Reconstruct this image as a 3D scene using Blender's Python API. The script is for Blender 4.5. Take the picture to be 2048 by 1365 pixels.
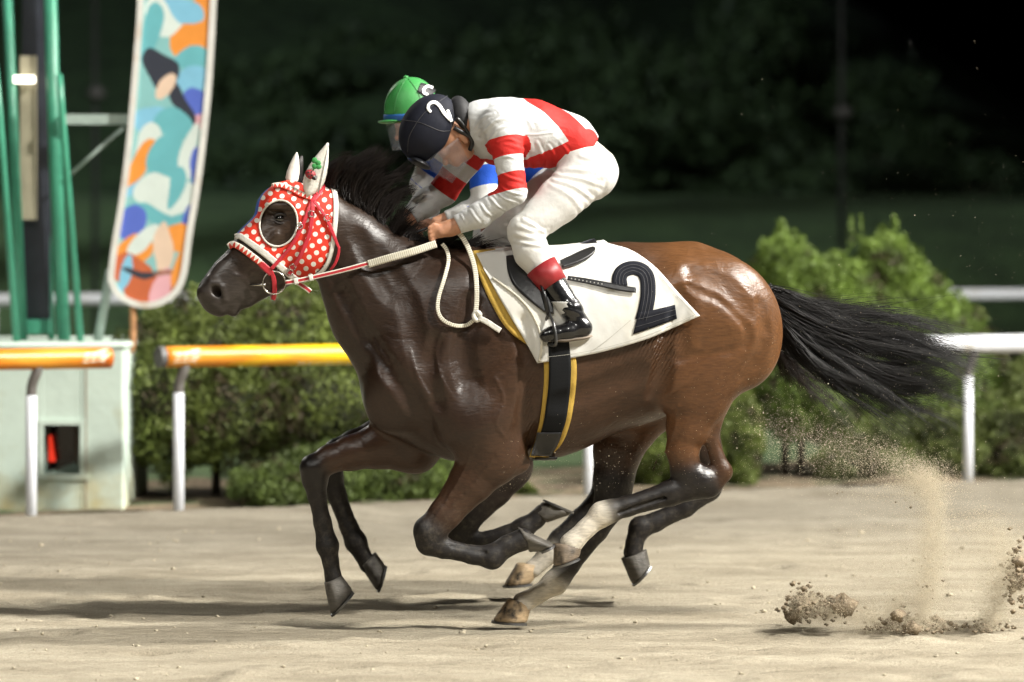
import bpy, math, random
import numpy as np
from mathutils import Vector, noise as mnoise

for _o in list(bpy.data.objects):
    bpy.data.objects.remove(_o)
scn = bpy.context.scene
COL = scn.collection
RNG = np.random.default_rng(7)
random.seed(7)

# ------------------------------------------------------------------ camera
FPX, CX, HY = 7840.0, 1024.0, 473.0          # focal length in photo pixels, centre column, horizon row
CAM = np.array([0.0, -16.0, 1.585])
cam_data = bpy.data.cameras.new("camera")
cam = bpy.data.objects.new("camera", cam_data)
COL.objects.link(cam)
cam.location = CAM
cam.rotation_euler = (math.radians(90), 0, 0)
cam_data.sensor_width = 36.0
cam_data.lens = FPX * 36.0 / 2048.0
cam_data.shift_y = -(682.5 - HY) / 2048.0
cam_data.clip_start = 0.5
cam_data.clip_end = 1500
cam_data.dof.use_dof = True
cam_data.dof.focus_distance = 15.85
cam_data.dof.aperture_fstop = 1.9
scn.camera = cam

# ------------------------------------------------------------------ night sky
world = bpy.data.worlds.new("World")
scn.world = world
world.use_nodes = True
wn = world.node_tree
bg = wn.nodes["Background"]
sky = wn.nodes.new("ShaderNodeTexSky")
sky.sky_type = 'NISHITA'
sky.sun_disc = False
sky.sun_elevation = math.radians(-4.0)
sky.sun_rotation = math.radians(200)
wn.links.new(sky.outputs[0], bg.inputs[0])
bg.inputs[1].default_value = 0.09

vs = scn.view_settings
vs.view_transform = 'Standard'
vs.look = 'None'
vs.gamma = 1.0
vs.exposure = 0.0
vs.use_curve_mapping = False
scn.cycles.use_denoising = True
scn.cycles.max_bounces = 8
scn.cycles.transparent_max_bounces = 12

# ------------------------------------------------------------------ small mesh helpers
def set_props(o, label=None, cat=None, group=None, kind=None):
    if label: o["label"] = label
    if cat: o["category"] = cat
    if group: o["group"] = group
    if kind: o["kind"] = kind
    return o

def raw_mesh(name, V, F, smooth=True):
    V = np.asarray(V, dtype=np.float64).reshape(-1, 3)
    me = bpy.data.meshes.new(name)
    if isinstance(F, np.ndarray):
        nf, k = F.shape
        me.vertices.add(len(V)); me.vertices.foreach_set("co", V.ravel())
        me.loops.add(nf * k); me.loops.foreach_set("vertex_index", F.ravel().astype(np.int32))
        me.polygons.add(nf)
        me.polygons.foreach_set("loop_start", np.arange(0, nf * k, k, dtype=np.int32))
        me.update(calc_edges=True)
    else:
        me.from_pydata(V.tolist(), [], F)
        me.update()
    if smooth:
        me.polygons.foreach_set("use_smooth", np.ones(len(me.polygons), dtype=bool))
    return me

def attr_f(me, name, vals):
    a = me.attributes.new(name, 'FLOAT', 'POINT')
    a.data.foreach_set("value", np.asarray(vals, dtype=np.float32))

def attr_c(me, name, rgb):
    a = me.attributes.new(name, 'FLOAT_COLOR', 'POINT')
    c = np.ones((len(rgb), 4), dtype=np.float32); c[:, :3] = rgb
    a.data.foreach_set("color", c.ravel())

class MB:
    """collects shapes, links them as one mesh"""
    def __init__(s): s.v, s.f = [], []
    def add(s, V, F):
        o = len(s.v); s.v += [tuple(p) for p in V]; s.f += [tuple(i + o for i in f) for f in F]; return s
    def box(s, a, b):
        (x0, y0, z0), (x1, y1, z1) = a, b
        return s.add([(x0,y0,z0),(x1,y0,z0),(x1,y1,z0),(x0,y1,z0),(x0,y0,z1),(x1,y0,z1),(x1,y1,z1),(x0,y1,z1)],
                     [(0,3,2,1),(4,5,6,7),(0,1,5,4),(1,2,6,5),(2,3,7,6),(3,0,4,7)])
    def tube(s, pts, r, n=8, cap=True):
        V, F = tube_vf(pts, r, n, cap); return s.add(V, F)

def tube_vf(pts, r, n=8, cap=True, flat=1.0, side=None):
    """tube along points; r number or list; flat squashes the section across 'side'"""
    P = [Vector(p) for p in pts]
    R = [r] * len(P) if np.isscalar(r) else list(r)
    V, F = [], []
    up = None
    for i, p in enumerate(P):
        t = (P[min(i + 1, len(P) - 1)] - P[max(i - 1, 0)])
        if t.length < 1e-9: t = Vector((0, 0, 1))
        t.normalize()
        if side is not None:
            u = Vector(side) - t * t.dot(Vector(side))
        elif up is None:
            u = t.orthogonal()
        else:
            u = up - t * t.dot(up)
        u.normalize(); up = u
        w = t.cross(u)
        for k in range(n):
            a = 2 * math.pi * k / n
            V.append(p + (u * (math.cos(a) * flat) + w * math.sin(a)) * R[i])
    for i in range(len(P) - 1):
        for k in range(n):
            a, b = i * n + k, i * n + (k + 1) % n
            F.append((a, b, b + n, a + n))
    if cap:
        F.append(tuple(range(n - 1, -1, -1)))
        F.append(tuple(range((len(P) - 1) * n, len(P) * n)))
    return V, F

def smooth_poly(pts, n=40):
    """Catmull-Rom resample of a polyline (any dimension)"""
    P = np.asarray(pts, dtype=float)
    if len(P) == 2:
        t = np.linspace(0, 1, n)[:, None]; return P[0] * (1 - t) + P[1] * t
    Q = np.vstack([2 * P[0] - P[1], P, 2 * P[-1] - P[-2]])
    seg = np.linalg.norm(np.diff(P, axis=0), axis=1); cum = np.concatenate([[0], np.cumsum(seg)])
    out = []
    for s in np.linspace(0, cum[-1], n):
        i = min(int(np.searchsorted(cum, s, side='right')) - 1, len(P) - 2); i = max(i, 0)
        t = (s - cum[i]) / max(seg[i], 1e-9)
        p0, p1, p2, p3 = Q[i], Q[i + 1], Q[i + 2], Q[i + 3]
        out.append(0.5 * ((2 * p1) + (-p0 + p2) * t + (2 * p0 - 5 * p1 + 4 * p2 - p3) * t * t + (-p0 + 3 * p1 - 3 * p2 + p3) * t ** 3))
    return np.array(out)

def straight_poly(pts, n):
    P = np.asarray(pts, dtype=float)
    seg = np.linalg.norm(np.diff(P, axis=0), axis=1); cum = np.concatenate([[0], np.cumsum(seg)])
    s = np.linspace(0, cum[-1], n)
    return np.stack([np.interp(s, cum, P[:, k]) for k in range(P.shape[1])], 1)

# ------------------------------------------------------------------ materials
MATS = {}
def mat(name, color=(0.5, 0.5, 0.5), rough=0.6, var=0.12, scale=8.0, bump=0.0, bscale=40.0, metal=0.0, spec=0.5,
        attr=None, emit=None, coat=0.0, sheen=0.0, stretch=None, dirt=None, bdist=0.01):
    """principled material with procedural colour variation and bump"""
    if name in MATS: return MATS[name]
    m = bpy.data.materials.new(name); m.use_nodes = True
    nt = m.node_tree; N = nt.nodes; L = nt.links
    p = N["Principled BSDF"]
    tc = N.new("ShaderNodeTexCoord")
    vec = tc.outputs["Object"]
    if stretch:
        mp = N.new("ShaderNodeMapping"); mp.inputs["Scale"].default_value = stretch
        L.new(vec, mp.inputs["Vector"]); vec = mp.outputs["Vector"]
    if attr:
        at = N.new("ShaderNodeAttribute"); at.attribute_name = attr; base = at.outputs["Color"]
    else:
        rgb = N.new("ShaderNodeRGB"); rgb.outputs[0].default_value = (*color, 1); base = rgb.outputs[0]
    nz = N.new("ShaderNodeTexNoise"); nz.inputs["Scale"].default_value = scale; nz.inputs["Detail"].default_value = 6
    nz.inputs["Roughness"].default_value = 0.6
    L.new(vec, nz.inputs["Vector"])
    mr = N.new("ShaderNodeMapRange"); mr.inputs["From Min"].default_value = 0.3; mr.inputs["From Max"].default_value = 0.7
    mr.inputs["To Min"].default_value = 1 - var; mr.inputs["To Max"].default_value = 1 + var
    L.new(nz.outputs["Fac"], mr.inputs["Value"])
    mx = N.new("ShaderNodeMix"); mx.data_type = 'RGBA'; mx.blend_type = 'MULTIPLY'; mx.inputs["Factor"].default_value = 1
    L.new(base, mx.inputs[6]); L.new(mr.outputs[0], mx.inputs[7])
    out = mx.outputs[2]
    if dirt:
        dcol, dscale, lo, hi = dirt
        n2 = N.new("ShaderNodeTexNoise"); n2.inputs["Scale"].default_value = dscale; n2.inputs["Detail"].default_value = 8
        L.new(tc.outputs["Object"], n2.inputs["Vector"])
        r2 = N.new("ShaderNodeMapRange"); r2.inputs["From Min"].default_value = lo; r2.inputs["From Max"].default_value = hi
        L.new(n2.outputs["Fac"], r2.inputs["Value"])
        m2 = N.new("ShaderNodeMix"); m2.data_type = 'RGBA'
        L.new(r2.outputs[0], m2.inputs["Factor"]); L.new(out, m2.inputs[6]); m2.inputs[7].default_value = (*dcol, 1)
        out = m2.outputs[2]
    L.new(out, p.inputs["Base Color"])
    p.inputs["Roughness"].default_value = rough
    p.inputs["Metallic"].default_value = metal
    p.inputs["Specular IOR Level"].default_value = spec
    p.inputs["Coat Weight"].default_value = coat
    p.inputs["Sheen Weight"].default_value = sheen
    if bump:
        nb = N.new("ShaderNodeTexNoise"); nb.inputs["Scale"].default_value = bscale; nb.inputs["Detail"].default_value = 5
        L.new(vec, nb.inputs["Vector"])
        bn = N.new("ShaderNodeBump"); bn.inputs["Strength"].default_value = bump; bn.inputs["Distance"].default_value = bdist
        L.new(nb.outputs["Fac"], bn.inputs["Height"]); L.new(bn.outputs[0], p.inputs["Normal"])
    if emit:
        p.inputs["Emission Color"].default_value = (*emit[0], 1); p.inputs["Emission Strength"].default_value = emit[1]
    MATS[name] = m
    return m

# ------------------------------------------------------------------ pixel rays
def ray(px, py):
    return np.stack([(np.asarray(px, float) - CX) / FPX, np.ones_like(np.asarray(px, float)), (HY - np.asarray(py, float)) / FPX], -1)

def ground_pt(px, py, z=0.0):
    d = ray(px, py); t = (z - CAM[2]) / d[..., 2]
    return CAM + d * t

def at_depth(px, py, Y):
    """world point seen at a pixel, Y metres beyond the camera plane of the horse (y = 0)"""
    d = ray(px, py); return CAM + d * (Y - CAM[1])

class Frame:
    """upright local frame of a running horse: x along the horse's plane, y across it, z up"""
    def __init__(s, origin, yaw):
        s.o = np.array(origin, float); s.yaw = yaw
        c, n = math.cos(yaw), math.sin(yaw)
        s.R = np.array([[c, -n, 0], [n, c, 0], [0, 0, 1.0]])
        s.c = (CAM - s.o) @ s.R
        s.px = (-s.c[1]) / FPX          # metres per photo pixel in the horse's plane
    def rays(s, px, py): return ray(px, py) @ s.R
    def H(s, px, py, d=0.0):
        D = s.rays(px, py); t = (d - s.c[1]) / D[..., 1]
        return s.c + D * np.asarray(t)[..., None]
    def pix(s, P):
        W = np.asarray(P) @ s.R.T + s.o
        q = W - CAM
        return np.stack([CX + FPX * q[..., 0] / q[..., 1], HY - FPX * q[..., 2] / q[..., 1]], -1)
    def world(s, P): return np.asarray(P) @ s.R.T + s.o

class Thing:
    """an Empty at a thing's base that parents its parts; parts are given in the frame's coordinates"""
    def __init__(s, name, label, cat, frame, base, group=None):
        s.fr = frame; s.base = np.array(base, float)
        s.o = bpy.data.objects.new(name, None); COL.objects.link(s.o)
        s.o.empty_display_size = 0.1
        s.o.location = frame.world(s.base); s.o.rotation_euler = (0, 0, frame.yaw)
        set_props(s.o, label, cat, group)
    def part(s, name, V, F, m, parent=None, smooth=True, solid=0.0, label=None, kind=None, soff=0.0, attrs=None):
        me = raw_mesh(name, np.asarray(V, float).reshape(-1, 3) - s.base, F, smooth)
        if attrs:
            for k, v in attrs.items():
                (attr_c if np.asarray(v).ndim == 2 else attr_f)(me, k, v)
        o = bpy.data.objects.new(name, me); COL.objects.link(o)
        o.parent = parent or s.o
        me.materials.append(m)
        if solid:
            md = o.modifiers.new("thickness", 'SOLIDIFY'); md.thickness = solid; md.offset = soff
        set_props(o, label=label, kind=kind)
        return o

WORLDF = Frame((0, 0, 0), 0.0)
def mesh_thing(name, V, F, m, label, cat, group=None, smooth=False, base=None):
    V = np.asarray(V, float).reshape(-1, 3)
    b = np.array([V[:, 0].mean(), V[:, 1].mean(), V[:, 2].min()]) if base is None else np.array(base)
    me = raw_mesh(name, V - b, F, smooth); me.materials.append(m)
    o = bpy.data.objects.new(name, me); COL.objects.link(o); o.location = b
    return set_props(o, label, cat, group)

def struct(name, V, F, m, smooth=True, kind="structure", label=None):
    me = raw_mesh(name, V, F, smooth); me.materials.append(m)
    o = bpy.data.objects.new(name, me); COL.objects.link(o)
    return set_props(o, label=label, kind=kind)

# ------------------------------------------------------------------ floodlight masts of the race course (behind and beside the camera, with one added for the hill)
def floodlight_mast(x, y, h, aim, power, size, label, color=(1.0, 0.965, 0.895), cone=70):
    t = Thing("floodlight_mast", label, "floodlight", WORLDF, (x, y, 0), "floodlight masts around the course")
    gm = mat("galvanised_steel", (0.35, 0.36, 0.36), 0.45, metal=0.7)
    V, F = tube_vf([(x, y, 0), (x, y, h)], [0.35, 0.16], 12); t.part("pole", V, F, gm)
    b = MB().box((x - 1.6, y - 0.1, h - 0.1), (x + 1.6, y + 0.1, h + 0.1)); t.part("crossarm", b.v, b.f, gm, smooth=False)
    a = Vector(aim) - Vector((x, y, h)); a.normalize()
    s = a.cross(Vector((0, 0, 1))).normalized(); u = s.cross(a)
    for k in range(5):
        c = Vector((x + (k - 2) * 0.7, y, h + 0.35))
        q = [c + s * (i * 0.25) + u * (j * 0.2) + a * w for w in (0.0, 0.25) for i, j in ((-1, -1), (1, -1), (1, 1), (-1, 1))]
        hd = t.part("lamp_head", q, [(0,1,2,3),(0,4,5,1),(1,5,6,2),(2,6,7,3),(3,7,4,0)], gm, smooth=False)
        g = [c + s * (i * 0.22) + u * (j * 0.17) + a * 0.2 for i, j in ((-1, -1), (1, -1), (1, 1), (-1, 1))]
        t.part("lens", g, [(0,1,2,3)], mat("lamp_lens", (0.9, 0.9, 0.85), 0.2, emit=((1, 0.95, 0.85), 20)), parent=hd, smooth=False)
    ld = bpy.data.lights.new("floodlight", 'SPOT'); ld.energy = power; ld.color = color
    ld.shadow_soft_size = size; ld.spot_size = math.radians(cone); ld.spot_blend = 0.5
    lo = bpy.data.objects.new("floodlight", ld); COL.objects.link(lo); lo.parent = t.o
    lo.location = Vector((0, 0, h + 0.35)) + a * 0.6
    lo.rotation_euler = a.to_track_quat('-Z', 'Y').to_euler()

for mx_, my_, pw_, nm_ in ((-20.0, -26.0, 17000, "farther up the course from the sign"), (4.0, -34.0, 20000, "straight behind the photographer")):
    floodlight_mast(mx_, my_, 30.0, (0, 2, 0.8), pw_, 1.2, "steel floodlight mast on the grandstand side, " + nm_)
floodlight_mast(26.0, -13.0, 26.0, (0, 1, 0.8), 135000, 1.5, "steel floodlight mast beside the end of the grandstand")
floodlight_mast(28.0, 5.5, 26.0, (0, 0, 0.8), 115000, 1.5, "steel floodlight mast on the running rail beside the home straight")
floodlight_mast(-24.0, 40.0, 22.0, (-2, 1, 1.0), 11000, 0.7, "steel floodlight mast standing on the infield grass", cone=40)
floodlight_mast(-34.0, 34.0, 16.0, (6, 92, 4.0), 60000, 0.7, "added short floodlight mast, out of view, brightening the hill and embankment", color=(.80, .95, 1.0), cone=95)  # unseen lamp added to lift the dark hill and embankment
# ------------------------------------------------------------------ implicit bodies: smooth unions of tapered limbs, turned into one mesh
class Field:
    def __init__(s, lo, hi, h):
        s.lo = np.array(lo, float); s.h = h
        s.n = np.ceil((np.array(hi) - s.lo) / h).astype(int) + 1
        s.F = np.full(s.n, 0.5, dtype=np.float32)
        s.ax = [(s.lo[i] + h * np.arange(s.n[i])).astype(np.float32) for i in range(3)]
        s.prims = []
    def win(s, lo, hi):
        i0 = np.maximum(np.floor((np.array(lo) - s.lo) / s.h).astype(int), 0)
        i1 = np.minimum(np.ceil((np.array(hi) - s.lo) / s.h).astype(int) + 1, s.n)
        if np.any(i1 <= i0): return None
        sl = tuple(slice(i0[k], i1[k]) for k in range(3))
        X = s.ax[0][sl[0]][:, None, None]; Y = s.ax[1][sl[1]][None, :, None]; Z = s.ax[2][sl[2]][None, None, :]
        return sl, X, Y, Z
    def union(s, prim, k=0.03):
        s.prims.append(prim)
        lo, hi = prim.bounds(); m = max(k, 0.05) + 0.02
        w = s.win(lo - m, hi + m)
        if w is None: return
        sl, X, Y, Z = w
        d = prim.dist(X, Y, Z).astype(np.float32); f = s.F[sl]
        hh = np.maximum(k - np.abs(f - d), 0) / k
        s.F[sl] = np.minimum(f, d) - hh * hh * k * 0.25
    def carve(s, prim, k=0.02):
        lo, hi = prim.bounds(); m = k + 0.02
        w = s.win(lo - m, hi + m)
        if w is None: return
        sl, X, Y, Z = w
        d = -prim.dist(X, Y, Z).astype(np.float32); f = s.F[sl]
        hh = np.maximum(k - np.abs(f - d), 0) / k
        s.F[sl] = np.maximum(f, d) + hh * hh * k * 0.25
    def clip(s, p, n, keep_dist=0.0, lo=None, hi=None):
        """cut away the half space on the +n side of p, inside an optional box"""
        n = np.array(n, float); n /= np.linalg.norm(n)
        w = s.win(s.lo if lo is None else lo, s.lo + s.h * s.n if hi is None else hi)
        if w is None: return
        sl, X, Y, Z = w
        d = ((X - p[0]) * n[0] + (Y - p[1]) * n[1] + (Z - p[2]) * n[2]).astype(np.float32)
        s.F[sl] = np.maximum(s.F[sl], d)
    def sample(s, P):
        q = (np.asarray(P) - s.lo) / s.h
        i = np.clip(np.floor(q).astype(int), 0, s.n - 2); f = np.clip(q - i, 0, 1)
        out = 0
        for a in (0, 1):
            for b in (0, 1):
                for c in (0, 1):
                    wgt = (f[..., 0] if a else 1 - f[..., 0]) * (f[..., 1] if b else 1 - f[..., 1]) * (f[..., 2] if c else 1 - f[..., 2])
                    out = out + wgt * s.F[i[..., 0] + a, i[..., 1] + b, i[..., 2] + c]
        return out
    def mesh(s, iso=0.0, smooth=2):
        F = s.F - iso
        ins = F < 0
        n = s.n
        cnt = np.zeros(n - 1, dtype=np.int8)
        cor = [(a, b, c) for a in (0, 1) for b in (0, 1) for c in (0, 1)]
        for a, b, c in cor:
            cnt += ins[a:n[0] - 1 + a, b:n[1] - 1 + b, c:n[2] - 1 + c]
        act = np.argwhere((cnt > 0) & (cnt < 8))
        ids = np.full(n - 1, -1, dtype=np.int64); ids[act[:, 0], act[:, 1], act[:, 2]] = np.arange(len(act))
        val = {c: F[act[:, 0] + c[0], act[:, 1] + c[1], act[:, 2] + c[2]] for c in cor}
        acc = np.zeros((len(act), 3)); num = np.zeros(len(act))
        for c in cor:
            for ax in range(3):
                if c[ax] == 0:
                    e = list(c); e[ax] = 1; e = tuple(e)
                    va, vb = val[c], val[e]
                    m = (va < 0) != (vb < 0)
                    t = np.where(m, va / np.where(m, va - vb, 1), 0)
                    p = np.zeros((len(act), 3)); p[:] = c; p[:, ax] += t
                    acc[m] += p[m]; num[m] += 1
        V = s.lo + s.h * (act + acc / num[:, None])
        quads = []
        for ax in range(3):
            sl0 = [slice(None)] * 3; sl1 = [slice(None)] * 3
            sl0[ax] = slice(0, -1); sl1[ax] = slice(1, None)
            A, B = ins[tuple(sl0)], ins[tuple(sl1)]
            e = np.argwhere(A != B)
            o1, o2 = [(1, 2), (2, 0), (0, 1)][ax]
            e = e[(e[:, o1] > 0) & (e[:, o2] > 0) & (e[:, o1] < n[o1] - 1) & (e[:, o2] < n[o2] - 1)]
            def cid(d1, d2):
                q = e.copy(); q[:, o1] -= d1; q[:, o2] -= d2
                return ids[q[:, 0], q[:, 1], q[:, 2]]
            Q = np.stack([cid(1, 1), cid(0, 1), cid(0, 0), cid(1, 0)], 1)
            flip = ~A[e[:, 0], e[:, 1], e[:, 2]]
            Q[flip] = Q[flip][:, ::-1]
            quads.append(Q)
        Q = np.vstack(quads)
        E = np.vstack([Q[:, [0, 1]], Q[:, [1, 2]], Q[:, [2, 3]], Q[:, [3, 0]]])
        for _ in range(smooth):
            for lam in (0.5, -0.52):
                S = np.zeros_like(V); C = np.zeros(len(V))
                for k in range(3):
                    S[:, k] = np.bincount(E[:, 0], V[E[:, 1], k], len(V)) + np.bincount(E[:, 1], V[E[:, 0], k], len(V))
                C = np.bincount(E[:, 0], minlength=len(V)) + np.bincount(E[:, 1], minlength=len(V))
                V = V + lam * (S / np.maximum(C, 1)[:, None] - V)
        return V, Q
    def paint(s, V, sigma=0.02):
        """colour of each vertex from the nearest limbs"""
        W = np.zeros(len(V)); C = np.zeros((len(V), 3))
        dm = np.full(len(V), 9.0)
        ds = []
        for p in s.prims:
            if p.col is None: ds.append(None); continue
            d = p.dist(V[:, 0], V[:, 1], V[:, 2]); ds.append(d); dm = np.minimum(dm, d)
        for p, d in zip(s.prims, ds):
            if d is None: continue
            w = np.exp(-(d - dm) / sigma); W += w; C += w[:, None] * p.color(V)
        return C / W[:, None]

class Limb:
    """tapered elliptical limb from a to b"""
    def __init__(s, a, b, ra, rb, la=None, lb=None, col=None, col2=None):
        s.a, s.b = np.array(a, float), np.array(b, float); s.ra, s.rb = ra, rb
        s.la = ra if la is None else la; s.lb = rb if lb is None else lb
        s.col = col; s.col2 = col if col2 is None else col2
    def bounds(s):
        r = max(s.ra, s.rb, s.la, s.lb)
        return np.minimum(s.a, s.b) - r, np.maximum(s.a, s.b) + r
    def hpos(s, X, Y, Z):
        ab = s.b - s.a; L = ab @ ab
        if L < 1e-12: return np.zeros(np.broadcast(X, Y, Z).shape)
        return np.clip(((X - s.a[0]) * ab[0] + (Y - s.a[1]) * ab[1] + (Z - s.a[2]) * ab[2]) / L, 0, 1)
    def dist(s, X, Y, Z):
        ab = s.b - s.a; h = s.hpos(X, Y, Z)
        qx = X - s.a[0] - h * ab[0]; qy = Y - s.a[1] - h * ab[1]; qz = Z - s.a[2] - h * ab[2]
        r = s.ra + (s.rb - s.ra) * h; l = s.la + (s.lb - s.la) * h
        qp2 = qx * qx + qz * qz
        k0 = np.sqrt(qp2 / (r * r) + qy * qy / (l * l)); k1 = np.sqrt(qp2 / r ** 4 + qy * qy / l ** 4)
        return np.where(k0 < 1e-4, -np.minimum(r, l), k0 * (k0 - 1) / np.maximum(k1, 1e-6))
    def color(s, V):
        h = s.hpos(V[:, 0], V[:, 1], V[:, 2])[:, None]
        return np.array(s.col) * (1 - h) + np.array(s.col2) * h

class Lump:
    """ellipsoid with in-plane axes r1 (at angle ang) and r2, lateral radius l; optional tilt around vertical"""
    def __init__(s, c, r1, r2, l, ang=0.0, col=None):
        s.c = np.array(c, float); s.r = (r1, r2, l); s.ca, s.sa = math.cos(ang), math.sin(ang); s.col = col
    def bounds(s):
        r = max(s.r); return s.c - r, s.c + r
    def dist(s, X, Y, Z):
        x = X - s.c[0]; y = Y - s.c[1]; z = Z - s.c[2]
        u = x * s.ca + z * s.sa; v = -x * s.sa + z * s.ca
        r1, r2, l = s.r
        k0 = np.sqrt((u / r1) ** 2 + (v / r2) ** 2 + (y / l) ** 2); k1 = np.sqrt((u / r1 ** 2) ** 2 + (v / r2 ** 2) ** 2 + (y / l ** 2) ** 2)
        return np.where(k0 < 1e-4, -min(s.r), k0 * (k0 - 1) / np.maximum(k1, 1e-6))
    def color(s, V): return np.tile(np.array(s.col), (len(V), 1))

def make_surf(field, fr):
    """first hit of the camera rays through pixels with the body's skin raised by off"""
    def surf(px, py, off=0.0, fallback=0.0):
        px, py = np.broadcast_arrays(np.asarray(px, float), np.asarray(py, float))
        D = fr.rays(px, py)
        t0 = (-0.62 - fr.c[1]) / D[..., 1]; t1 = (0.45 - fr.c[1]) / D[..., 1]
        t = t0.copy(); dn = np.linalg.norm(D, axis=-1)
        offa = np.broadcast_to(np.asarray(off, float), t.shape)
        for _ in range(140):
            P = fr.c + D * t[..., None]
            f = field.sample(P) - offa
            t = np.where(f > 2e-4, t + np.maximum(np.minimum(f, 0.06) * 0.7, 2e-4) / dn, t)
            t = np.minimum(t, t1)
        P = fr.c + D * t[..., None]
        miss = t >= t1 - 1e-6
        if np.any(miss):
            # rays that pass the body: closest approach along the ray
            ts = np.linspace(0, 1, 90)
            for idx in np.argwhere(miss):
                ix = tuple(idx)
                tt = t0[ix] + (t1[ix] - t0[ix]) * ts
                PP = fr.c + D[ix] * tt[:, None]
                P[ix] = PP[np.argmin(field.sample(PP))]
        return P
    return surf

def grid_faces(nu, nv, off=0):
    i = np.arange(nu - 1)[:, None]; j = np.arange(nv - 1)[None, :]
    a = (i * nv + j + off)
    return np.stack([a, a + 1, a + nv + 1, a + nv], -1).reshape(-1, 4)

def ruled(surf, top, bot, nu=30, nv=8, off=0.01, curve=True):
    """skin-hugging sheet between two pixel polylines; returns verts, faces and the pixel grid"""
    f = smooth_poly if curve else straight_poly
    A, B = f(top, nu), f(bot, nu)
    t = np.linspace(0, 1, nv)[None, :, None]
    G = A[:, None, :] * (1 - t) + B[:, None, :] * t
    P = surf(G[..., 0], G[..., 1], off)
    return P.reshape(-1, 3), grid_faces(nu, nv), G

def strap(surf, path, width, nu=30, nv=5, off=0.01, curve=True):
    C = (smooth_poly if curve else straight_poly)(path, nu)
    T = np.gradient(C, axis=0); T /= np.linalg.norm(T, axis=1)[:, None]
    Nn = np.stack([-T[:, 1], T[:, 0]], 1)
    w = np.asarray(width, float)
    if w.ndim: w = np.interp(np.linspace(0, 1, nu), np.linspace(0, 1, len(w)), w)
    w = np.broadcast_to(w, (nu,))[:, None] / 2
    A, B = C - Nn * w, C + Nn * w
    t = np.linspace(0, 1, nv)[None, :, None]
    G = A[:, None, :] * (1 - t) + B[:, None, :] * t
    P = surf(G[..., 0], G[..., 1], off)
    return P.reshape(-1, 3), grid_faces(nu, nv), G

def inside_poly(P, poly):
    x, y = P[..., 0], P[..., 1]; poly = np.asarray(poly, float)
    r = np.zeros(x.shape, bool); j = len(poly) - 1
    for i in range(len(poly)):
        xi, yi = poly[i]; xj, yj = poly[j]
        c = ((yi > y) != (yj > y)) & (x < (xj - xi) * (y - yi) / (yj - yi + 1e-12) + xi)
        r ^= c; j = i
    return r

def dist_poly(P, path):
    """distance to a 2-D polyline and position along it"""
    path = np.asarray(path, float); best = np.full(P.shape[:-1], 1e9); pos = np.zeros(P.shape[:-1])
    for i in range(len(path) - 1):
        a, b = path[i], path[i + 1]; ab = b - a
        h = np.clip(((P - a) @ ab) / (ab @ ab), 0, 1)
        d = np.linalg.norm(P - a - h[..., None] * ab, axis=-1)
        m = d < best; best = np.where(m, d, best); pos = np.where(m, (i + h) / (len(path) - 1), pos)
    return best, pos

def strands(paths, radii, nseg=None, taper=0.25):
    """hair: paths (n, k, 3) -> thin three-sided tapered tubes, one mesh"""
    P = np.asarray(paths, float); n, k, _ = P.shape
    r = np.asarray(radii, float).reshape(n, 1, 1)
    T = np.gradient(P, axis=1); T /= np.maximum(np.linalg.norm(T, axis=2, keepdims=True), 1e-9)
    ref = np.zeros_like(T); ref[..., 1] = 1.0
    U = np.cross(T, ref); U /= np.maximum(np.linalg.norm(U, axis=2, keepdims=True), 1e-9)
    Wv = np.cross(T, U)
    tp = np.linspace(1, taper, k)[None, :, None]
    V = np.stack([P + r * tp * (math.cos(a) * U + math.sin(a) * Wv) for a in (0.3, 2.394, 4.489)], 2)
    V = V.reshape(-1, 3)
    base = (np.arange(n)[:, None, None] * k + np.arange(k - 1)[None, :, None]) * 3
    j = np.arange(3)[None, None, :]; j2 = (j + 1) % 3
    F = np.stack([base + j, base + j2, base + 3 + j2, base + 3 + j], -1).reshape(-1, 4)
    return V, F
# ------------------------------------------------------------------ the setting: sand track, verge, infield, hill
RAIL_A, RAIL_B = ground_pt(360, 1033), ground_pt(1940, 975)
RAIL_DIR = (RAIL_B - RAIL_A); RAIL_DIR[2] = 0; RAIL_LEN = np.linalg.norm(RAIL_DIR); RAIL_DIR /= RAIL_LEN
RAIL_N = np.array([-RAIL_DIR[1], RAIL_DIR[0], 0.0])         # away from the track
RAIL_YAW = math.atan2(RAIL_DIR[1], RAIL_DIR[0])
def rail_pt(s, n=0.0, z=0.0): return RAIL_A + RAIL_DIR * s + RAIL_N * n + np.array([0, 0, z])

def value_noise(x, y, seed):
    r = np.random.default_rng(seed); tab = r.random((257, 257))
    xi, yi = np.floor(x).astype(int), np.floor(y).astype(int); fx, fy = x - xi, y - yi
    fx = fx * fx * (3 - 2 * fx); fy = fy * fy * (3 - 2 * fy)
    g = lambda a, b: tab[a % 256, b % 256]
    return (g(xi, yi) * (1 - fx) + g(xi + 1, yi) * fx) * (1 - fy) + (g(xi, yi + 1) * (1 - fx) + g(xi + 1, yi + 1) * fx) * fy

def sand_height(X, Y):
    # harrow lines and hoof churn run along the direction of racing
    a = math.radians(10); U = X * math.cos(a) + Y * math.sin(a); W = -X * math.sin(a) + Y * math.cos(a)
    z = 0.006 * (value_noise(U * 0.7, W * 2.2, 1) - .5) + 0.006 * (value_noise(U * 2.0, W * 6, 2) - .5)
    z += 0.010 * (value_noise(U * 5, W * 17, 3) - .5) + 0.009 * (value_noise(U * 13, W * 38, 4) - .5)
    churn = np.clip(value_noise(X * 0.45 + 3, W * 1.3, 5) * 2.2 - .75, 0, 1)
    z += churn * 0.022 * (value_noise(U * 7, W * 13, 6) - .5)
    return z

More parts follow.
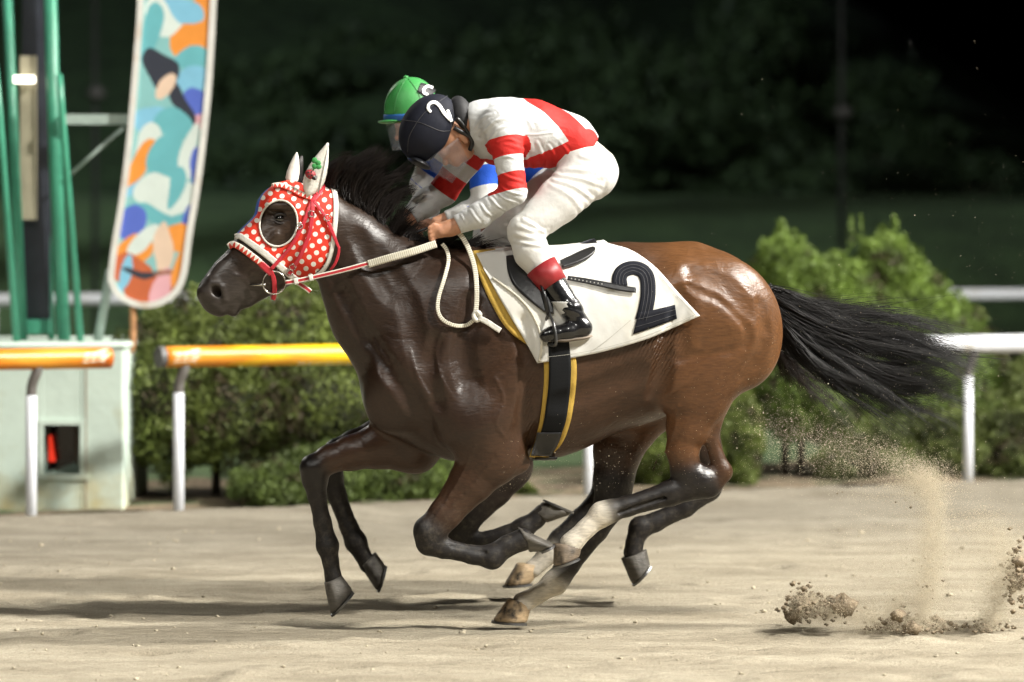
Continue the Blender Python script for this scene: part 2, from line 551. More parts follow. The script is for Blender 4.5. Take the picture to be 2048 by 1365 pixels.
def build_ground():
    # one sheet, fine where the camera looks, stretching out to the far distance
    xs = np.concatenate([[-400, -120, -40, -15, -8, -5], np.arange(-3.6, 3.6, 0.022), [3.8, 5, 8, 15, 40, 120, 400]])
    ys = np.concatenate([[-200, -60, -20, -9, -5.5], np.arange(-4.4, 2.2, 0.024), np.arange(2.2, 9.5, 0.06), [10, 12, 16, 24, 40, 80, 200, 420]])
    X, Y = np.meshgrid(xs, ys, indexing='ij')
    Z = sand_height(X, Y)
    r = np.random.default_rng(3)
    prints = [tuple(ground_pt(px, py)[:2]) for px, py in ((90, 1236), (190, 1226), (120, 1262), (330, 1300), (905, 1228), (760, 1190), (830, 1185), (600, 1172), (1340, 1166), (1250, 1170), (1060, 1190), (1550, 1130), (1480, 1190), (700, 1330), (1500, 1290), (60, 1196), (250, 1190), (430, 1186), (540, 1240))]
    for _ in range(85): prints.append((r.uniform(-3.4, 3.4), r.uniform(-3.5, 4.5)))
    for px, py in prints:
        dx = X - px; dy = Y - py; m = (np.abs(dx) < .6) & (np.abs(dy) < .6)
        if not m.any(): continue
        ax, ay = r.uniform(.07, .11), r.uniform(.035, .06); dep = r.uniform(.012, .028) * (1.5 if len(prints) and (px, py) in prints[:19] else 1.0)
        q = (dx[m] / ax) ** 2 + (dy[m] / ay) ** 2
        rim = (((dx[m] - .10) / (ax * 1.0)) ** 2 + (dy[m] / (ay * 1.5)) ** 2)
        Z[m] += -dep * np.exp(-q ** 1.5) + .5 * dep * np.exp(-rim)
    # kicked up mound under the spray
    for px, py, hh, wx, wy in ((1830, 1283, .035, .13, .08), (1975, 1270, .02, .08, .06)):
        c = ground_pt(px, py); Z += hh * np.exp(-((X - c[0]) / wx) ** 2 - ((Y - c[1]) / wy) ** 2)
    # low bank of sand piled against the rail line; keep the ground under the landing hoof
    nd = (X - RAIL_A[0]) * RAIL_N[0] + (Y - RAIL_A[1]) * RAIL_N[1]
    Z += 0.05 * np.exp(-((nd + .05) / .32) ** 2)
    hx = ground_pt(1022, 1246); Z -= 0.014 + .02 * np.exp(-((X - hx[0]) / .2) ** 2 - ((Y - hx[1] - .1) / .2) ** 2)
    Z = np.where(nd > .18, np.minimum(Z - (nd - .18) * .6, Z), Z); Z = np.maximum(Z, -0.35)
    far = (np.abs(X) > 4) | (Y > 9.6) | (Y < -4.5)
    Z = np.where(far & (nd < .1), 0, Z)
    m = bpy.data.materials.new("track_sand"); m.use_nodes = True
    nt = m.node_tree; N = nt.nodes; L = nt.links; p = N["Principled BSDF"]
    tc = N.new("ShaderNodeTexCoord"); mp = N.new("ShaderNodeMapping"); mp.inputs["Rotation"].default_value = (0, 0, math.radians(-10)); mp.inputs["Scale"].default_value = (0.35, 1, 1)
    L.new(tc.outputs["Object"], mp.inputs[0])
    def nz(scale, det, vec=mp.outputs[0], rough=.6):
        n = N.new("ShaderNodeTexNoise"); n.inputs["Scale"].default_value = scale; n.inputs["Detail"].default_value = det; n.inputs["Roughness"].default_value = rough
        L.new(vec, n.inputs["Vector"]); return n.outputs["Fac"]
    cr = N.new("ShaderNodeValToRGB"); e = cr.color_ramp.elements
    e[0].position = .30; e[0].color = (0.270, 0.234, 0.170, 1); e[1].position = .72; e[1].color = (0.46, 0.415, 0.32, 1)
    L.new(nz(3.2, 8), cr.inputs[0])
    c2 = N.new("ShaderNodeValToRGB"); e = c2.color_ramp.elements
    e[0].position = .35; e[0].color = (.72, .70, .68, 1); e[1].position = .65; e[1].color = (1.12, 1.12, 1.12, 1)
    L.new(nz(160, 3, tc.outputs["Object"]), c2.inputs[0])
    mx = N.new("ShaderNodeMix"); mx.data_type = 'RGBA'; mx.blend_type = 'MULTIPLY'; mx.inputs["Factor"].default_value = 1
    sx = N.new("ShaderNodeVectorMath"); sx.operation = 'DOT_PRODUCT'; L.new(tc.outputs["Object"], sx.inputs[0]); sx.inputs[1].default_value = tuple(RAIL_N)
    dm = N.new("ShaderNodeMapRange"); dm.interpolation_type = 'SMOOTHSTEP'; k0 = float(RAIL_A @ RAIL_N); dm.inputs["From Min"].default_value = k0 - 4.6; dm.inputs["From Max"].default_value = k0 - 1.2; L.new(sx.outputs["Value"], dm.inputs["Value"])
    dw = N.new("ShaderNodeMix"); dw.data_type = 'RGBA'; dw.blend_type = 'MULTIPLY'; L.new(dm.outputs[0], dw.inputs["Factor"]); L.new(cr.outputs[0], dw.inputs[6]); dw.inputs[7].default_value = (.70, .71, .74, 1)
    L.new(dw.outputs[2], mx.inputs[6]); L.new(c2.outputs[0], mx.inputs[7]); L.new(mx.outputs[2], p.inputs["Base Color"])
    p.inputs["Roughness"].default_value = .95; p.inputs["Specular IOR Level"].default_value = .15
    b1 = N.new("ShaderNodeBump"); b1.inputs["Strength"].default_value = .85; b1.inputs["Distance"].default_value = .018; L.new(nz(55, 6, tc.outputs["Object"], .7), b1.inputs["Height"])
    b2 = N.new("ShaderNodeBump"); b2.inputs["Strength"].default_value = .6; b2.inputs["Distance"].default_value = .02; L.new(nz(14, 5), b2.inputs["Height"]); L.new(b1.outputs[0], b2.inputs["Normal"])
    wv = N.new("ShaderNodeTexWave"); wv.bands_direction = 'Y'; wv.inputs["Scale"].default_value = 5.5; wv.inputs["Distortion"].default_value = 5; wv.inputs["Detail"].default_value = 4; wv.inputs["Detail Scale"].default_value = 1.5; L.new(mp.outputs[0], wv.inputs["Vector"])
    wmul = N.new("ShaderNodeMath"); wmul.operation = 'MULTIPLY'; L.new(wv.outputs["Fac"], wmul.inputs[0]); L.new(nz(1.1, 3), wmul.inputs[1])
    b3 = N.new("ShaderNodeBump"); b3.inputs["Strength"].default_value = .55; b3.inputs["Distance"].default_value = .016; L.new(wmul.outputs[0], b3.inputs["Height"]); L.new(b2.outputs[0], b3.inputs["Normal"])
    L.new(b3.outputs[0], p.inputs["Normal"])
    V = np.stack([X, Y, Z], -1).reshape(-1, 3)
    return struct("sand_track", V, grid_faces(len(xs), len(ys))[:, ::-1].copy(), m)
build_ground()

# soil verge just behind the rail, then mown infield grass, both sheets parallel to the rail
soil = mat("verge_soil", (0.14, 0.105, 0.066), 0.95, var=.4, scale=5, bump=1.0, bscale=14, bdist=.05, dirt=((0.045, 0.06, 0.02), 2.2, .5, .62))
S = np.arange(-14, 18, .12); Nn = np.linspace(.16, 2.9, 26)
P = np.array([[rail_pt(s, n, -.03 + .05 * value_noise(np.array(s * 1.3), np.array(n * 1.7), 9) + .03 * value_noise(np.array(s * 5), np.array(n * 5), 10)) for n in Nn] for s in S])
struct("verge", P.reshape(-1, 3), grid_faces(len(S), len(Nn))[:, ::-1].copy(), soil)
grass_m = mat("infield_turf", (0.030, 0.055, 0.014), .95, var=.35, scale=1.5, bump=.8, bscale=30, bdist=.03)
Q4 = [rail_pt(-150, 2.6, -.02), rail_pt(150, 2.6, -.02), rail_pt(190, 160, -.02), rail_pt(-190, 160, -.02)]
struct("infield_grass", Q4, [(0, 1, 2, 3)], grass_m)

# dark hill closing the view, higher towards the kiosk, falling away to the other side
hx = np.linspace(-60, 60, 90); hy = np.linspace(0, 1, 24)
HV = []
for x in hx:
    top = np.interp(x, [-60, -16, -4, 8.5, 14, 19, 24, 60], [16, 15, 13.5, 10.5, 6.5, 2.6, .6, .4])
    for t in hy:
        HV.append((x + t * 6, 62 + t * 75 + 4 * math.sin(x * .2), -.1 + top * (t * t * (3 - 2 * t)) + (0 if t == 0 else .5 * mnoise.noise((x * .25, t * 6, 0)))))
struct("hill", HV, grid_faces(len(hx), len(hy))[:, ::-1].copy(), mat("hill_turf", (0.050, 0.085, 0.030), .95, var=.4, scale=.3, bump=1, bscale=1.5, bdist=.4))

# grass embankment across the infield
ex = np.linspace(-26, 26, 60); prof = [(46, -.05), (48, .6), (50, 1.25), (53, 1.9), (57, 2.35), (62, 2.4)]
EV = [(x, y + .8 * math.sin(x * .13), z * np.interp(x, [-26, 10, 16, 26], [1, 1, .75, .5]) + .06 * mnoise.noise((x * .4, y * .4, 3))) for x in ex for y, z in prof]
struct("embankment", EV, grid_faces(len(ex), len(prof))[:, ::-1].copy(), mat("embankment_turf", (.060, .095, .030), .95, var=.35, scale=.8, bump=1, bscale=6, bdist=.1))

def leaf_cards(C, size, rng, jitter=.5, up=0.0, wid=.42):
    """small pointed leaf faces: C (n,3) centres -> two-triangle kites in random directions"""
    n = len(C)
    d = rng.normal(size=(n, 3)); d[:, 2] += up; d /= np.linalg.norm(d, axis=1)[:, None]
    e = np.cross(d, rng.normal(size=(n, 3))); e /= np.linalg.norm(e, axis=1)[:, None]
    s = size * rng.uniform(1 - jitter, 1 + jitter, (n, 1))
    V = np.stack([C - d * s, C + e * s * wid, C + d * s * 1.1, C - e * s * wid], 1).reshape(-1, 3)
    F = np.arange(4 * n).reshape(n, 4)
    return V, F

leafm = mat("clipped_conifer_leaf", attr="leaf", rough=.6, var=.2, scale=3, spec=.3)
woodm = mat("bark", (0.06, 0.045, 0.03), .9, bump=.8, bscale=30)

def bush(name, label, group, blobs, n, size, seed, tint=(0.105, 0.135, 0.028), sprigs=()):
    """clipped conifer shrub: blobs are (px, py, Y, rx m, ry m, rz m); leaves fill the outer shell of their union"""
    r = np.random.default_rng(seed)
    cs = [(at_depth(px, py, Y), np.array([rx, ry, rz])) for px, py, Y, rx, ry, rz in blobs]
    vol = np.array([np.prod(q) ** (2 / 3) for _, q in cs]); cnt = (n * 3.0 * vol / vol.sum()).astype(int)
    pts = []
    for (c, q), k in zip(cs, cnt):
        d = r.normal(size=(k, 3)); d /= np.linalg.norm(d, axis=1)[:, None]
        lump = 1 + .10 * np.sin(d[:, 0] * 9 + seed) * np.sin(d[:, 2] * 8) + .06 * np.sin(d[:, 0] * 19 + d[:, 1] * 17) * np.sin(d[:, 2] * 21)
        rad = (1 - .30 * r.random(k) ** 1.8) * lump
        rad += np.where(r.random(k) < .04, r.random(k) * .12, 0)
        pts.append(c + d * q * rad[:, None])
    P = np.vstack(pts)
    for px, py0, py1, Y in sprigs:
        k = 70; t = r.random(k); a = at_depth(px, py0, Y); b = at_depth(px + r.normal() * 4, py1, Y)
        P = np.vstack([P, a + (b - a) * t[:, None] + r.normal(size=(k, 3)) * .018 * (1.3 - t)[:, None]])
    keep = np.ones(len(P), bool)
    for c, q in cs:
        keep &= (np.linalg.norm((P - c) / q, axis=1) > .60)
    P = P[keep & (P[:, 2] > -.05)]
    V, F = leaf_cards(P, size * .62, r, up=.7, wid=.26)
    cl = value_noise(P[:, 0] * 7, P[:, 2] * 7, seed) * .6 + value_noise(P[:, 0] * 17, P[:, 2] * 17, seed + 1) * .4
    base = np.array(tint) * (0.25 + 1.4 * cl)[:, None] * r.uniform(.75, 1.25, (len(P), 1))
    brown = (cl < .33)[:, None] * (r.random((len(P), 1)) < .55)
    base = np.where(brown, np.array([.055, .042, .020]), base)
    b0 = np.array([np.mean([c[0] for c, _ in cs]), np.mean([c[1] for c, _ in cs]), 0])
    t = Thing(name, label, "bush", WORLDF, b0, group)
    t.part("foliage", V, F, leafm, smooth=False, attrs=dict(leaf=np.repeat(base, 4, 0)), kind=None)
    # woody heart that closes the view through the shrub
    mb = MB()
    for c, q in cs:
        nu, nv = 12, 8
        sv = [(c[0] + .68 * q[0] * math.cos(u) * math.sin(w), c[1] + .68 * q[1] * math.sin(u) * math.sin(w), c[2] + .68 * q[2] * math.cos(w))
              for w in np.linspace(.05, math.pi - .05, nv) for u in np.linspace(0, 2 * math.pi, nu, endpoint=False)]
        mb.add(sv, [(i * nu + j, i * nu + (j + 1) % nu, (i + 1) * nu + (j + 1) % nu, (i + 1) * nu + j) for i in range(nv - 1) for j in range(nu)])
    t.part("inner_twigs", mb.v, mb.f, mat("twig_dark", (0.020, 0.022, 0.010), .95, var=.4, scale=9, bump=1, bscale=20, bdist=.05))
    for c, q in cs[:3]:
        tv, tf = tube_vf([(c[0], c[1], -.1), (c[0] + .03, c[1], c[2])], [.03, .02], 7)
        t.part("trunk", tv, tf, woodm)
    return t

def Yr(px, n):
    """depth of the line n metres behind the rail seen at column px"""
    k = (px - CX) / FPX; p = rail_pt(0, n)
    # x = k * (y + 16)
    s = (k * (p[1] - CAM[1]) - p[0]) / (RAIL_DIR[0] - k * RAIL_DIR[1]); return p[1] + s * RAIL_DIR[1]

g = "clipped conifer bushes behind the rail"
bush("conifer_bush", "broad rounded conifer bush behind the orange rail, between kiosk and horse", g,
     [(345, 790, Yr(345, 1.3), .42, .5, .50), (430, 735, Yr(430, 1.3), .50, .5, .48), (560, 730, Yr(560, 1.2), .55, .5, .52), (690, 720, Yr(690, 1.2), .5, .5, .55),
      (800, 730, Yr(800, 1.2), .5, .5, .58), (460, 820, Yr(460, 1.1), .50, .45, .38), (620, 800, Yr(620, 1.0), .55, .5, .42), (900, 720, Yr(900, 1.2), .5, .5, .55)], 42000, .030, 11)
bush("low_bush", "low spreading bush at the sand edge under the broad conifer bush", g,
     [(540, 975, Yr(540, .55), .25, .28, .15), (640, 955, Yr(640, .6), .34, .3, .22), (760, 950, Yr(760, .6), .34, .3, .24), (850, 960, Yr(850, .6), .30, .3, .20)], 13000, .026, 12, (0.085, 0.120, 0.028))
bush("low_bush", "small low bush growing behind the rail post under the girth", g,
     [(1000, 975, Yr(1000, .8), .16, .2, .10), (1035, 985, Yr(1035, .6), .12, .12, .06)], 2500, .022, 13)
bush("conifer_bush", "small rounded conifer bush seen behind the bay horse's hocks", g,
     [(1470, 870, Yr(1470, 1.1), .19, .3, .34), (1400, 880, Yr(1400, 1.1), .22, .3, .34), (1300, 900, Yr(1300, 1.2), .25, .3, .30), (1485, 945, Yr(1485, .9), .1, .2, .14)], 13000, .026, 14)
bush("conifer_bush", "twin peaked bright green conifer bush behind the flying tail", g,
     [(1568, 555, Yr(1570, 1.6), .24, .4, .30), (1600, 620, Yr(1600, 1.6), .40, .5, .40), (1772, 555, Yr(1770, 1.6), .24, .4, .31), (1770, 620, Yr(1760, 1.6), .46, .5, .40), (1680, 600, Yr(1680, 1.6), .34, .5, .30), (1680, 690, Yr(1680, 1.5), .60, .55, .45),
      (1850, 680, Yr(1850, 1.5), .44, .5, .36), (1925, 735, Yr(1930, 1.4), .34, .45, .30), (1800, 790, Yr(1800, 1.3), .62, .5, .40), (1620, 780, Yr(1620, 1.4), .40, .5, .35), (1540, 650, Yr(1540, 1.6), .22, .4, .30)],
     60000, .030, 15, (0.105, 0.160, 0.026),
     sprigs=[(1556, 480, 440, Yr(1556, 1.6)), (1566, 480, 446, Yr(1566, 1.6)), (1700, 500, 430, Yr(1700, 1.6)), (1722, 500, 428, Yr(1722, 1.6)), (1790, 480, 432, Yr(1790, 1.6)), (1596, 490, 460, Yr(1596, 1.6))])
bush("low_bush", "dark low bush in front of the white rail post behind the spray", g,
     [(1880, 890, Yr(1880, .9), .32, .35, .28), (2000, 880, Yr(2000, .9), .36, .35, .32), (1760, 900, Yr(1760, 1.0), .30, .35, .24), (2080, 820, Yr(2060, 1.0), .3, .35, .4), (1690, 930, Yr(1690, 1.0), .22, .3, .14)], 16000, .028, 16, (0.090, 0.115, 0.028))

bush("conifer_bush", "rounded conifer bush farther along the white rail past the twin peaked bush", g,
     [(2260, 720, Yr(2260, 1.5), .5, .5, .48), (2380, 740, Yr(2380, 1.5), .5, .5, .45), (2480, 760, Yr(2480, 1.5), .4, .5, .4), (2350, 850, Yr(2350, 1.3), .6, .5, .35)], 14000, .030, 17)
# far trees on the hill
def far_tree(px, py_top, Y, h, w, seed, label, lean=0.0):
    r = np.random.default_rng(seed)
    top = at_depth(px, py_top, Y); base = np.array([top[0], Y, top[2] - h])
    t = Thing("hill_tree", label, "tree", WORLDF, base, "trees on the dark hill")
    mb = MB(); mb.tube([base - (0, 0, .6), base + (lean * .3, 0, h * .5), base + (lean, 0, h * .9)], [h * .035, h * .022, h * .006], 8)
    for k in range(6):
        z = h * r.uniform(.35, .8); a = r.uniform(0, 6.28)
        mb.tube([base + (lean * z / h, 0, z), base + (math.cos(a) * w * .35, math.sin(a) * w * .35, z + h * .12)], [h * .012, h * .003], 5)
    t.part("trunk", mb.v, mb.f, woodm)
    P = []
    for k in range(26):
        zz = r.uniform(.22, .97); rr = w * .5 * math.sin(math.pi * min(1, (1.02 - zz) * 1.15)) ** .7
        a = r.uniform(0, 6.28); q = rr * math.sqrt(r.random())
        c = base + np.array([math.cos(a) * q, math.sin(a) * q, zz * h])
        P.append(c + r.normal(size=(190, 3)) * np.array([w * .09, w * .09, h * .055]))
    P = np.vstack(P); V, F = leaf_cards(P, w * .028, r)
    colr = np.array([.050, .075, .030]) * r.uniform(.5, 1.5, (len(P), 1))
    t.part("crown", V, F, leafm, smooth=False, attrs=dict(leaf=np.repeat(colr, 4, 0)))
near_what = ["above the bay horse's rump", "at the crest of the hill", "on the falling edge of the hill", "behind the slim loudspeaker pole", "over the twin peaked bush", "lower on the hill's falling edge",
             "over the number cloth", "above the rider's back", "behind the riders' helmets", "high above the riders", "over the green cap", "between sign and riders, high on the slope", "beside the printed sign", "above the horse's ears",
             "near the hill's end", "low beyond the inner rail", "smallest, low by the twin peaked bush", "halfway up, above the rider in red hoops", "halfway up, over the croup", "low on the slope behind the loudspeaker pole"]
for i, (px, pt, Y, h, w, kd) in enumerate([(1400, 60, 96, 7.5, 6, 0), (1500, -20, 112, 9, 7.5, 0), (1570, 110, 100, 6.5, 5.5, 1), (1660, 180, 104, 6, 5.5, 1), (1740, 150, 98, 5.5, 5, 1), (1830, 260, 96, 4.6, 5, 1),
        (1300, 150, 84, 5.5, 5.5, 0), (1190, 40, 100, 8, 7, 2), (1060, 90, 92, 6.5, 6, 2), (930, -10, 108, 8.5, 8, 2), (800, 60, 96, 7, 7, 2), (650, 20, 104, 8, 7.5, 3), (520, 110, 90, 6, 6, 3), (600, 220, 82, 4.6, 5, 3),
        (1920, 330, 92, 3.8, 4.5, 1), (1960, 410, 74, 2.2, 3.2, 4), (1880, 430, 72, 1.8, 2.8, 4), (1120, 240, 82, 4.5, 5.5, 2), (1450, 250, 84, 4.2, 5, 0), (1620, 330, 80, 3.2, 4, 1)]):
    far_tree(px, pt, Y, h, w, 40 + i, ("tall " if h > 6.4 else "rounded " if h > 4 else "low ") + "dark hill tree " + near_what[i], lean=(i % 3 - 1) * .2)
# ------------------------------------------------------------------ racehorses
BLK = (0.010, 0.008, 0.0075); SOCK = (0.60, 0.55, 0.46)
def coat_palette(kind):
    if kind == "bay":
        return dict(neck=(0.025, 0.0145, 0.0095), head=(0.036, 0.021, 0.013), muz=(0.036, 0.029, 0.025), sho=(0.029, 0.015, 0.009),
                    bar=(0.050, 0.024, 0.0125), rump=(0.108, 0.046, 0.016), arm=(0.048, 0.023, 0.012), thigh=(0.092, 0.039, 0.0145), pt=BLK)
    return dict(neck=(0.022, 0.013, 0.010), head=(0.020, 0.013, 0.010), muz=(0.014, 0.012, 0.012), sho=(0.024, 0.014, 0.010),
                bar=(0.034, 0.017, 0.011), rump=(0.040, 0.019, 0.012), arm=(0.020, 0.012, 0.009), thigh=(0.034, 0.017, 0.011), pt=BLK)

# each leg: list of (px, py, lateral m, radius px, lateral radius factor, colour key)
LEGS1 = dict(
    fore_near=[(960, 850, -.17, 82, .75, 'sho'), (985, 905, -.165, 62, .72, 'arm'), (945, 960, -.155, 45, .8, 'arm'), (893, 1025, -.145, 32, .85, 'arm'),
               (860, 1064, -.14, 31, .9, 'pt'), (860, 1084, -.14, 27, .9, 'pt'), (885, 1096, -.14, 20, .85, 'pt'), (945, 1110, -.14, 18, .8, 'pt'),
               (984, 1114, -.14, 24, .85, 'pt'), (1015, 1092, -.14, 20, .95, 'pt'), (1045, 1080, -.14, 23, 1.0, 'pt')],
    fore_far=[(850, 860, .13, 70, .8, 'sho'), (830, 897, .13, 47, .85, 'arm'), (757, 893, .13, 45, .8, 'arm'), (703, 906, .125, 35, .85, 'arm'), (660, 918, .12, 28, .9, 'arm'),
              (629, 938, .12, 28, .95, 'pt'), (630, 960, .12, 25, .95, 'pt'), (634, 992, .12, 18, .9, 'pt'), (645, 1045, .12, 17, .85, 'pt'),
              (655, 1092, .12, 22, .9, 'pt'), (661, 1122, .12, 15.5, 1.0, 'pt'), (667, 1158, .12, 18, 1.05, 'pt')],
    hind_near=[(1425, 650, -.13, 128, .52, 'rump'), (1400, 735, -.15, 92, .52, 'thigh'), (1395, 796, -.15, 64, .6, 'thigh'), (1378, 850, -.145, 46, .7, 'thigh'),
               (1365, 900, -.14, 32, .8, 'thigh'), (1372, 945, -.14, 30, .8, 'pt'), (1402, 964, -.14, 33, .75, 'pt'), (1340, 987, -.14, 25, .85, 'pt'),
               (1254, 1013, -.14, 20, .85, 'pt'), (1222, 1022, -.14, 22, .9, 'pt'), (1204, 1029, -.14, 24.5, .9, 'sock'), (1172, 1058, -.14, 18, 1.0, 'sock'), (1142, 1088, -.14, 23, 1.0, 'sock')],
    hind_far=[(1400, 680, .13, 115, .55, 'rump'), (1320, 770, .14, 82, .6, 'thigh'), (1262, 845, .135, 60, .65, 'thigh'), (1236, 900, .13, 50, .7, 'arm'),
              (1227, 960, .13, 41, .75, 'pt'), (1226, 1000, .13, 37, .8, 'pt'), (1192, 1060, .13, 24, .9, 'pt'), (1138, 1132, .13, 20, .9, 'pt'), (1122, 1152, .13, 22, .9, 'pt'),
              (1110, 1166, .13, 25, .9, 'sock'), (1078, 1188, .13, 18, 1.0, 'sock'), (1046, 1206, .13, 22, 1.05, 'sock')])
LEGS2 = dict(
    fore_near=[(970, 830, -.17, 75, .75, 'sho'), (1010, 930, -.165, 52, .72, 'arm'), (985, 975, -.155, 40, .8, 'arm'), (930, 1040, -.145, 30, .85, 'pt'),
               (905, 1072, -.14, 28, .9, 'pt'), (915, 1086, -.14, 24, .9, 'pt'), (950, 1085, -.14, 18, .85, 'pt'), (1010, 1070, -.14, 17, .8, 'pt'),
               (1046, 1058, -.14, 22, .85, 'pt'), (1072, 1040, -.14, 17, .95, 'pt'), (1085, 1026, -.14, 18, 1.0, 'pt')],
    fore_far=[(850, 850, .13, 66, .8, 'sho'), (830, 878, .13, 44, .85, 'arm'), (760, 878, .13, 42, .8, 'arm'), (710, 893, .125, 33, .85, 'arm'), (675, 905, .12, 27, .9, 'pt'),
              (657, 925, .12, 26, .95, 'pt'), (662, 950, .12, 24, .95, 'pt'), (673, 990, .12, 19, .9, 'pt'), (698, 1055, .12, 18, .85, 'pt'),
              (712, 1085, .12, 22, .9, 'pt'), (724, 1108, .12, 16, 1.0, 'pt'), (736, 1130, .12, 18, 1.05, 'pt')],
    hind_near=[(1405, 650, -.13, 115, .52, 'rump'), (1385, 740, -.15, 84, .52, 'thigh'), (1395, 800, -.15, 58, .6, 'thigh'), (1398, 850, -.145, 42, .7, 'thigh'),
               (1412, 900, -.14, 32, .8, 'thigh'), (1422, 940, -.14, 30, .8, 'pt'), (1415, 975, -.14, 28, .75, 'pt'), (1370, 1015, -.14, 20, .85, 'pt'),
               (1310, 1045, -.14, 19, .85, 'pt'), (1280, 1056, -.14, 22, .9, 'pt'), (1270, 1082, -.14, 17, 1.0, 'pt'), (1266, 1106, -.14, 20, 1.0, 'pt')],
    hind_far=[(1390, 680, .13, 105, .55, 'rump'), (1320, 770, .14, 75, .6, 'thigh'), (1262, 845, .135, 55, .65, 'thigh'), (1236, 900, .13, 44, .7, 'arm'),
              (1222, 960, .13, 36, .75, 'pt'), (1208, 1000, .13, 30, .8, 'pt'), (1160, 1040, .13, 21, .9, 'pt'), (1118, 1078, .13, 19, .9, 'pt'),
              (1096, 1108, .13, 21, .9, 'sock'), (1082, 1124, .13, 17, 1.0, 'sock'), (1066, 1138, .13, 19, 1.05, 'sock')])
# hooves: coronet front, coronet back, sole toe, sole heel (pixels), lateral m, half width m
HOOF1 = [((1036, 1054), (1060, 1106), (1108, 1088), (1078, 1104), -.14, .058, 'dark'),
         ((648, 1166), (684, 1150), (661, 1231), (707, 1180), .12, .060, 'dark'),
         ((1108, 1087), (1166, 1090), (1106, 1134), (1160, 1114), -.14, .060, 'mixed'),
         ((1018, 1196), (1064, 1211), (984, 1242), (1056, 1246), .13, .064, 'pale')]
HOOF2 = [((1094, 1046), (1066, 1022), (1146, 1028), (1084, 1002), -.14, .055, 'dark'),
         ((720, 1132), (752, 1104), (754, 1184), (770, 1128), .12, .058, 'dark'),
         ((1242, 1118), (1294, 1098), (1264, 1170), (1301, 1128), -.14, .060, 'dark'),
         ((1034, 1126), (1082, 1130), (1006, 1172), (1066, 1166), .13, .060, 'pale')]

def hoof_mesh(fr, cf, cb, st, sh, d, hw, n=20):
    cf, cb, st, sh = [fr.H(*p, d) for p in (cf, cb, st, sh)]
    V = []
    rows = [(0.0, 0.84), (0.10, 0.96), (0.5, 0.99), (0.82, 1.05), (0.95, 1.02), (1.0, 0.92)]
    for t, wf in rows:
        f = cf * (1 - t) + st * t; b = cb * (1 - t) + sh * t
        c = (f + b) / 2; a = (f - b) / 2
        for k in range(n):
            an = 2 * math.pi * k / n; cc, ss = math.cos(an), math.sin(an)
            e = 1.0 if cc > 0 else 0.82
            V.append(c + a * cc * (1.0 if cc > 0 else 0.95) * (1.0 if t < .9 else .96 if t < .99 else .86) + np.array([0, hw * wf * ss * (e if cc < 0 else 1.0), 0]))
    F = [(i * n + k, i * n + (k + 1) % n, (i + 1) * n + (k + 1) % n, (i + 1) * n + k) for i in range(len(rows) - 1) for k in range(n)]
    V.append((cf + cb) / 2); V.append((st + sh) / 2)
    F += [((k + 1) % n, k, len(V) - 2) for k in range(n)]
    o = (len(rows) - 1) * n
    F += [(o + k, o + (k + 1) % n, len(V) - 1) for k in range(n)]
    # shoe: a flat open ring under the sole
    c = (st + sh) / 2; a = (st - sh) / 2
    nrm = np.cross(a, np.array([0, 1.0, 0])); nrm /= np.linalg.norm(nrm)
    if nrm @ (c - (cf + cb) / 2) < 0: nrm = -nrm
    SV, SF = [], []
    m = 22
    for i in range(m):
        an = math.radians(-150 + 300 * i / (m - 1)); cc, ss = math.cos(an), math.sin(an)
        for rr, hh in ((1.03, 0.0), (1.03, 0.009), (0.72, 0.009), (0.72, 0.0)):
            SV.append(c + a * cc * rr + np.array([0, hw * ss * rr, 0]) + nrm * hh)
    for i in range(m - 1):
        for k in range(4):
            SF.append((i * 4 + k, i * 4 + (k + 1) % 4, i * 4 + 4 + (k + 1) % 4, i * 4 + 4 + k))
    SF += [(0, 1, 2, 3), ((m - 1) * 4 + 3, (m - 1) * 4 + 2, (m - 1) * 4 + 1, (m - 1) * 4)]
    return V, F, SV, SF

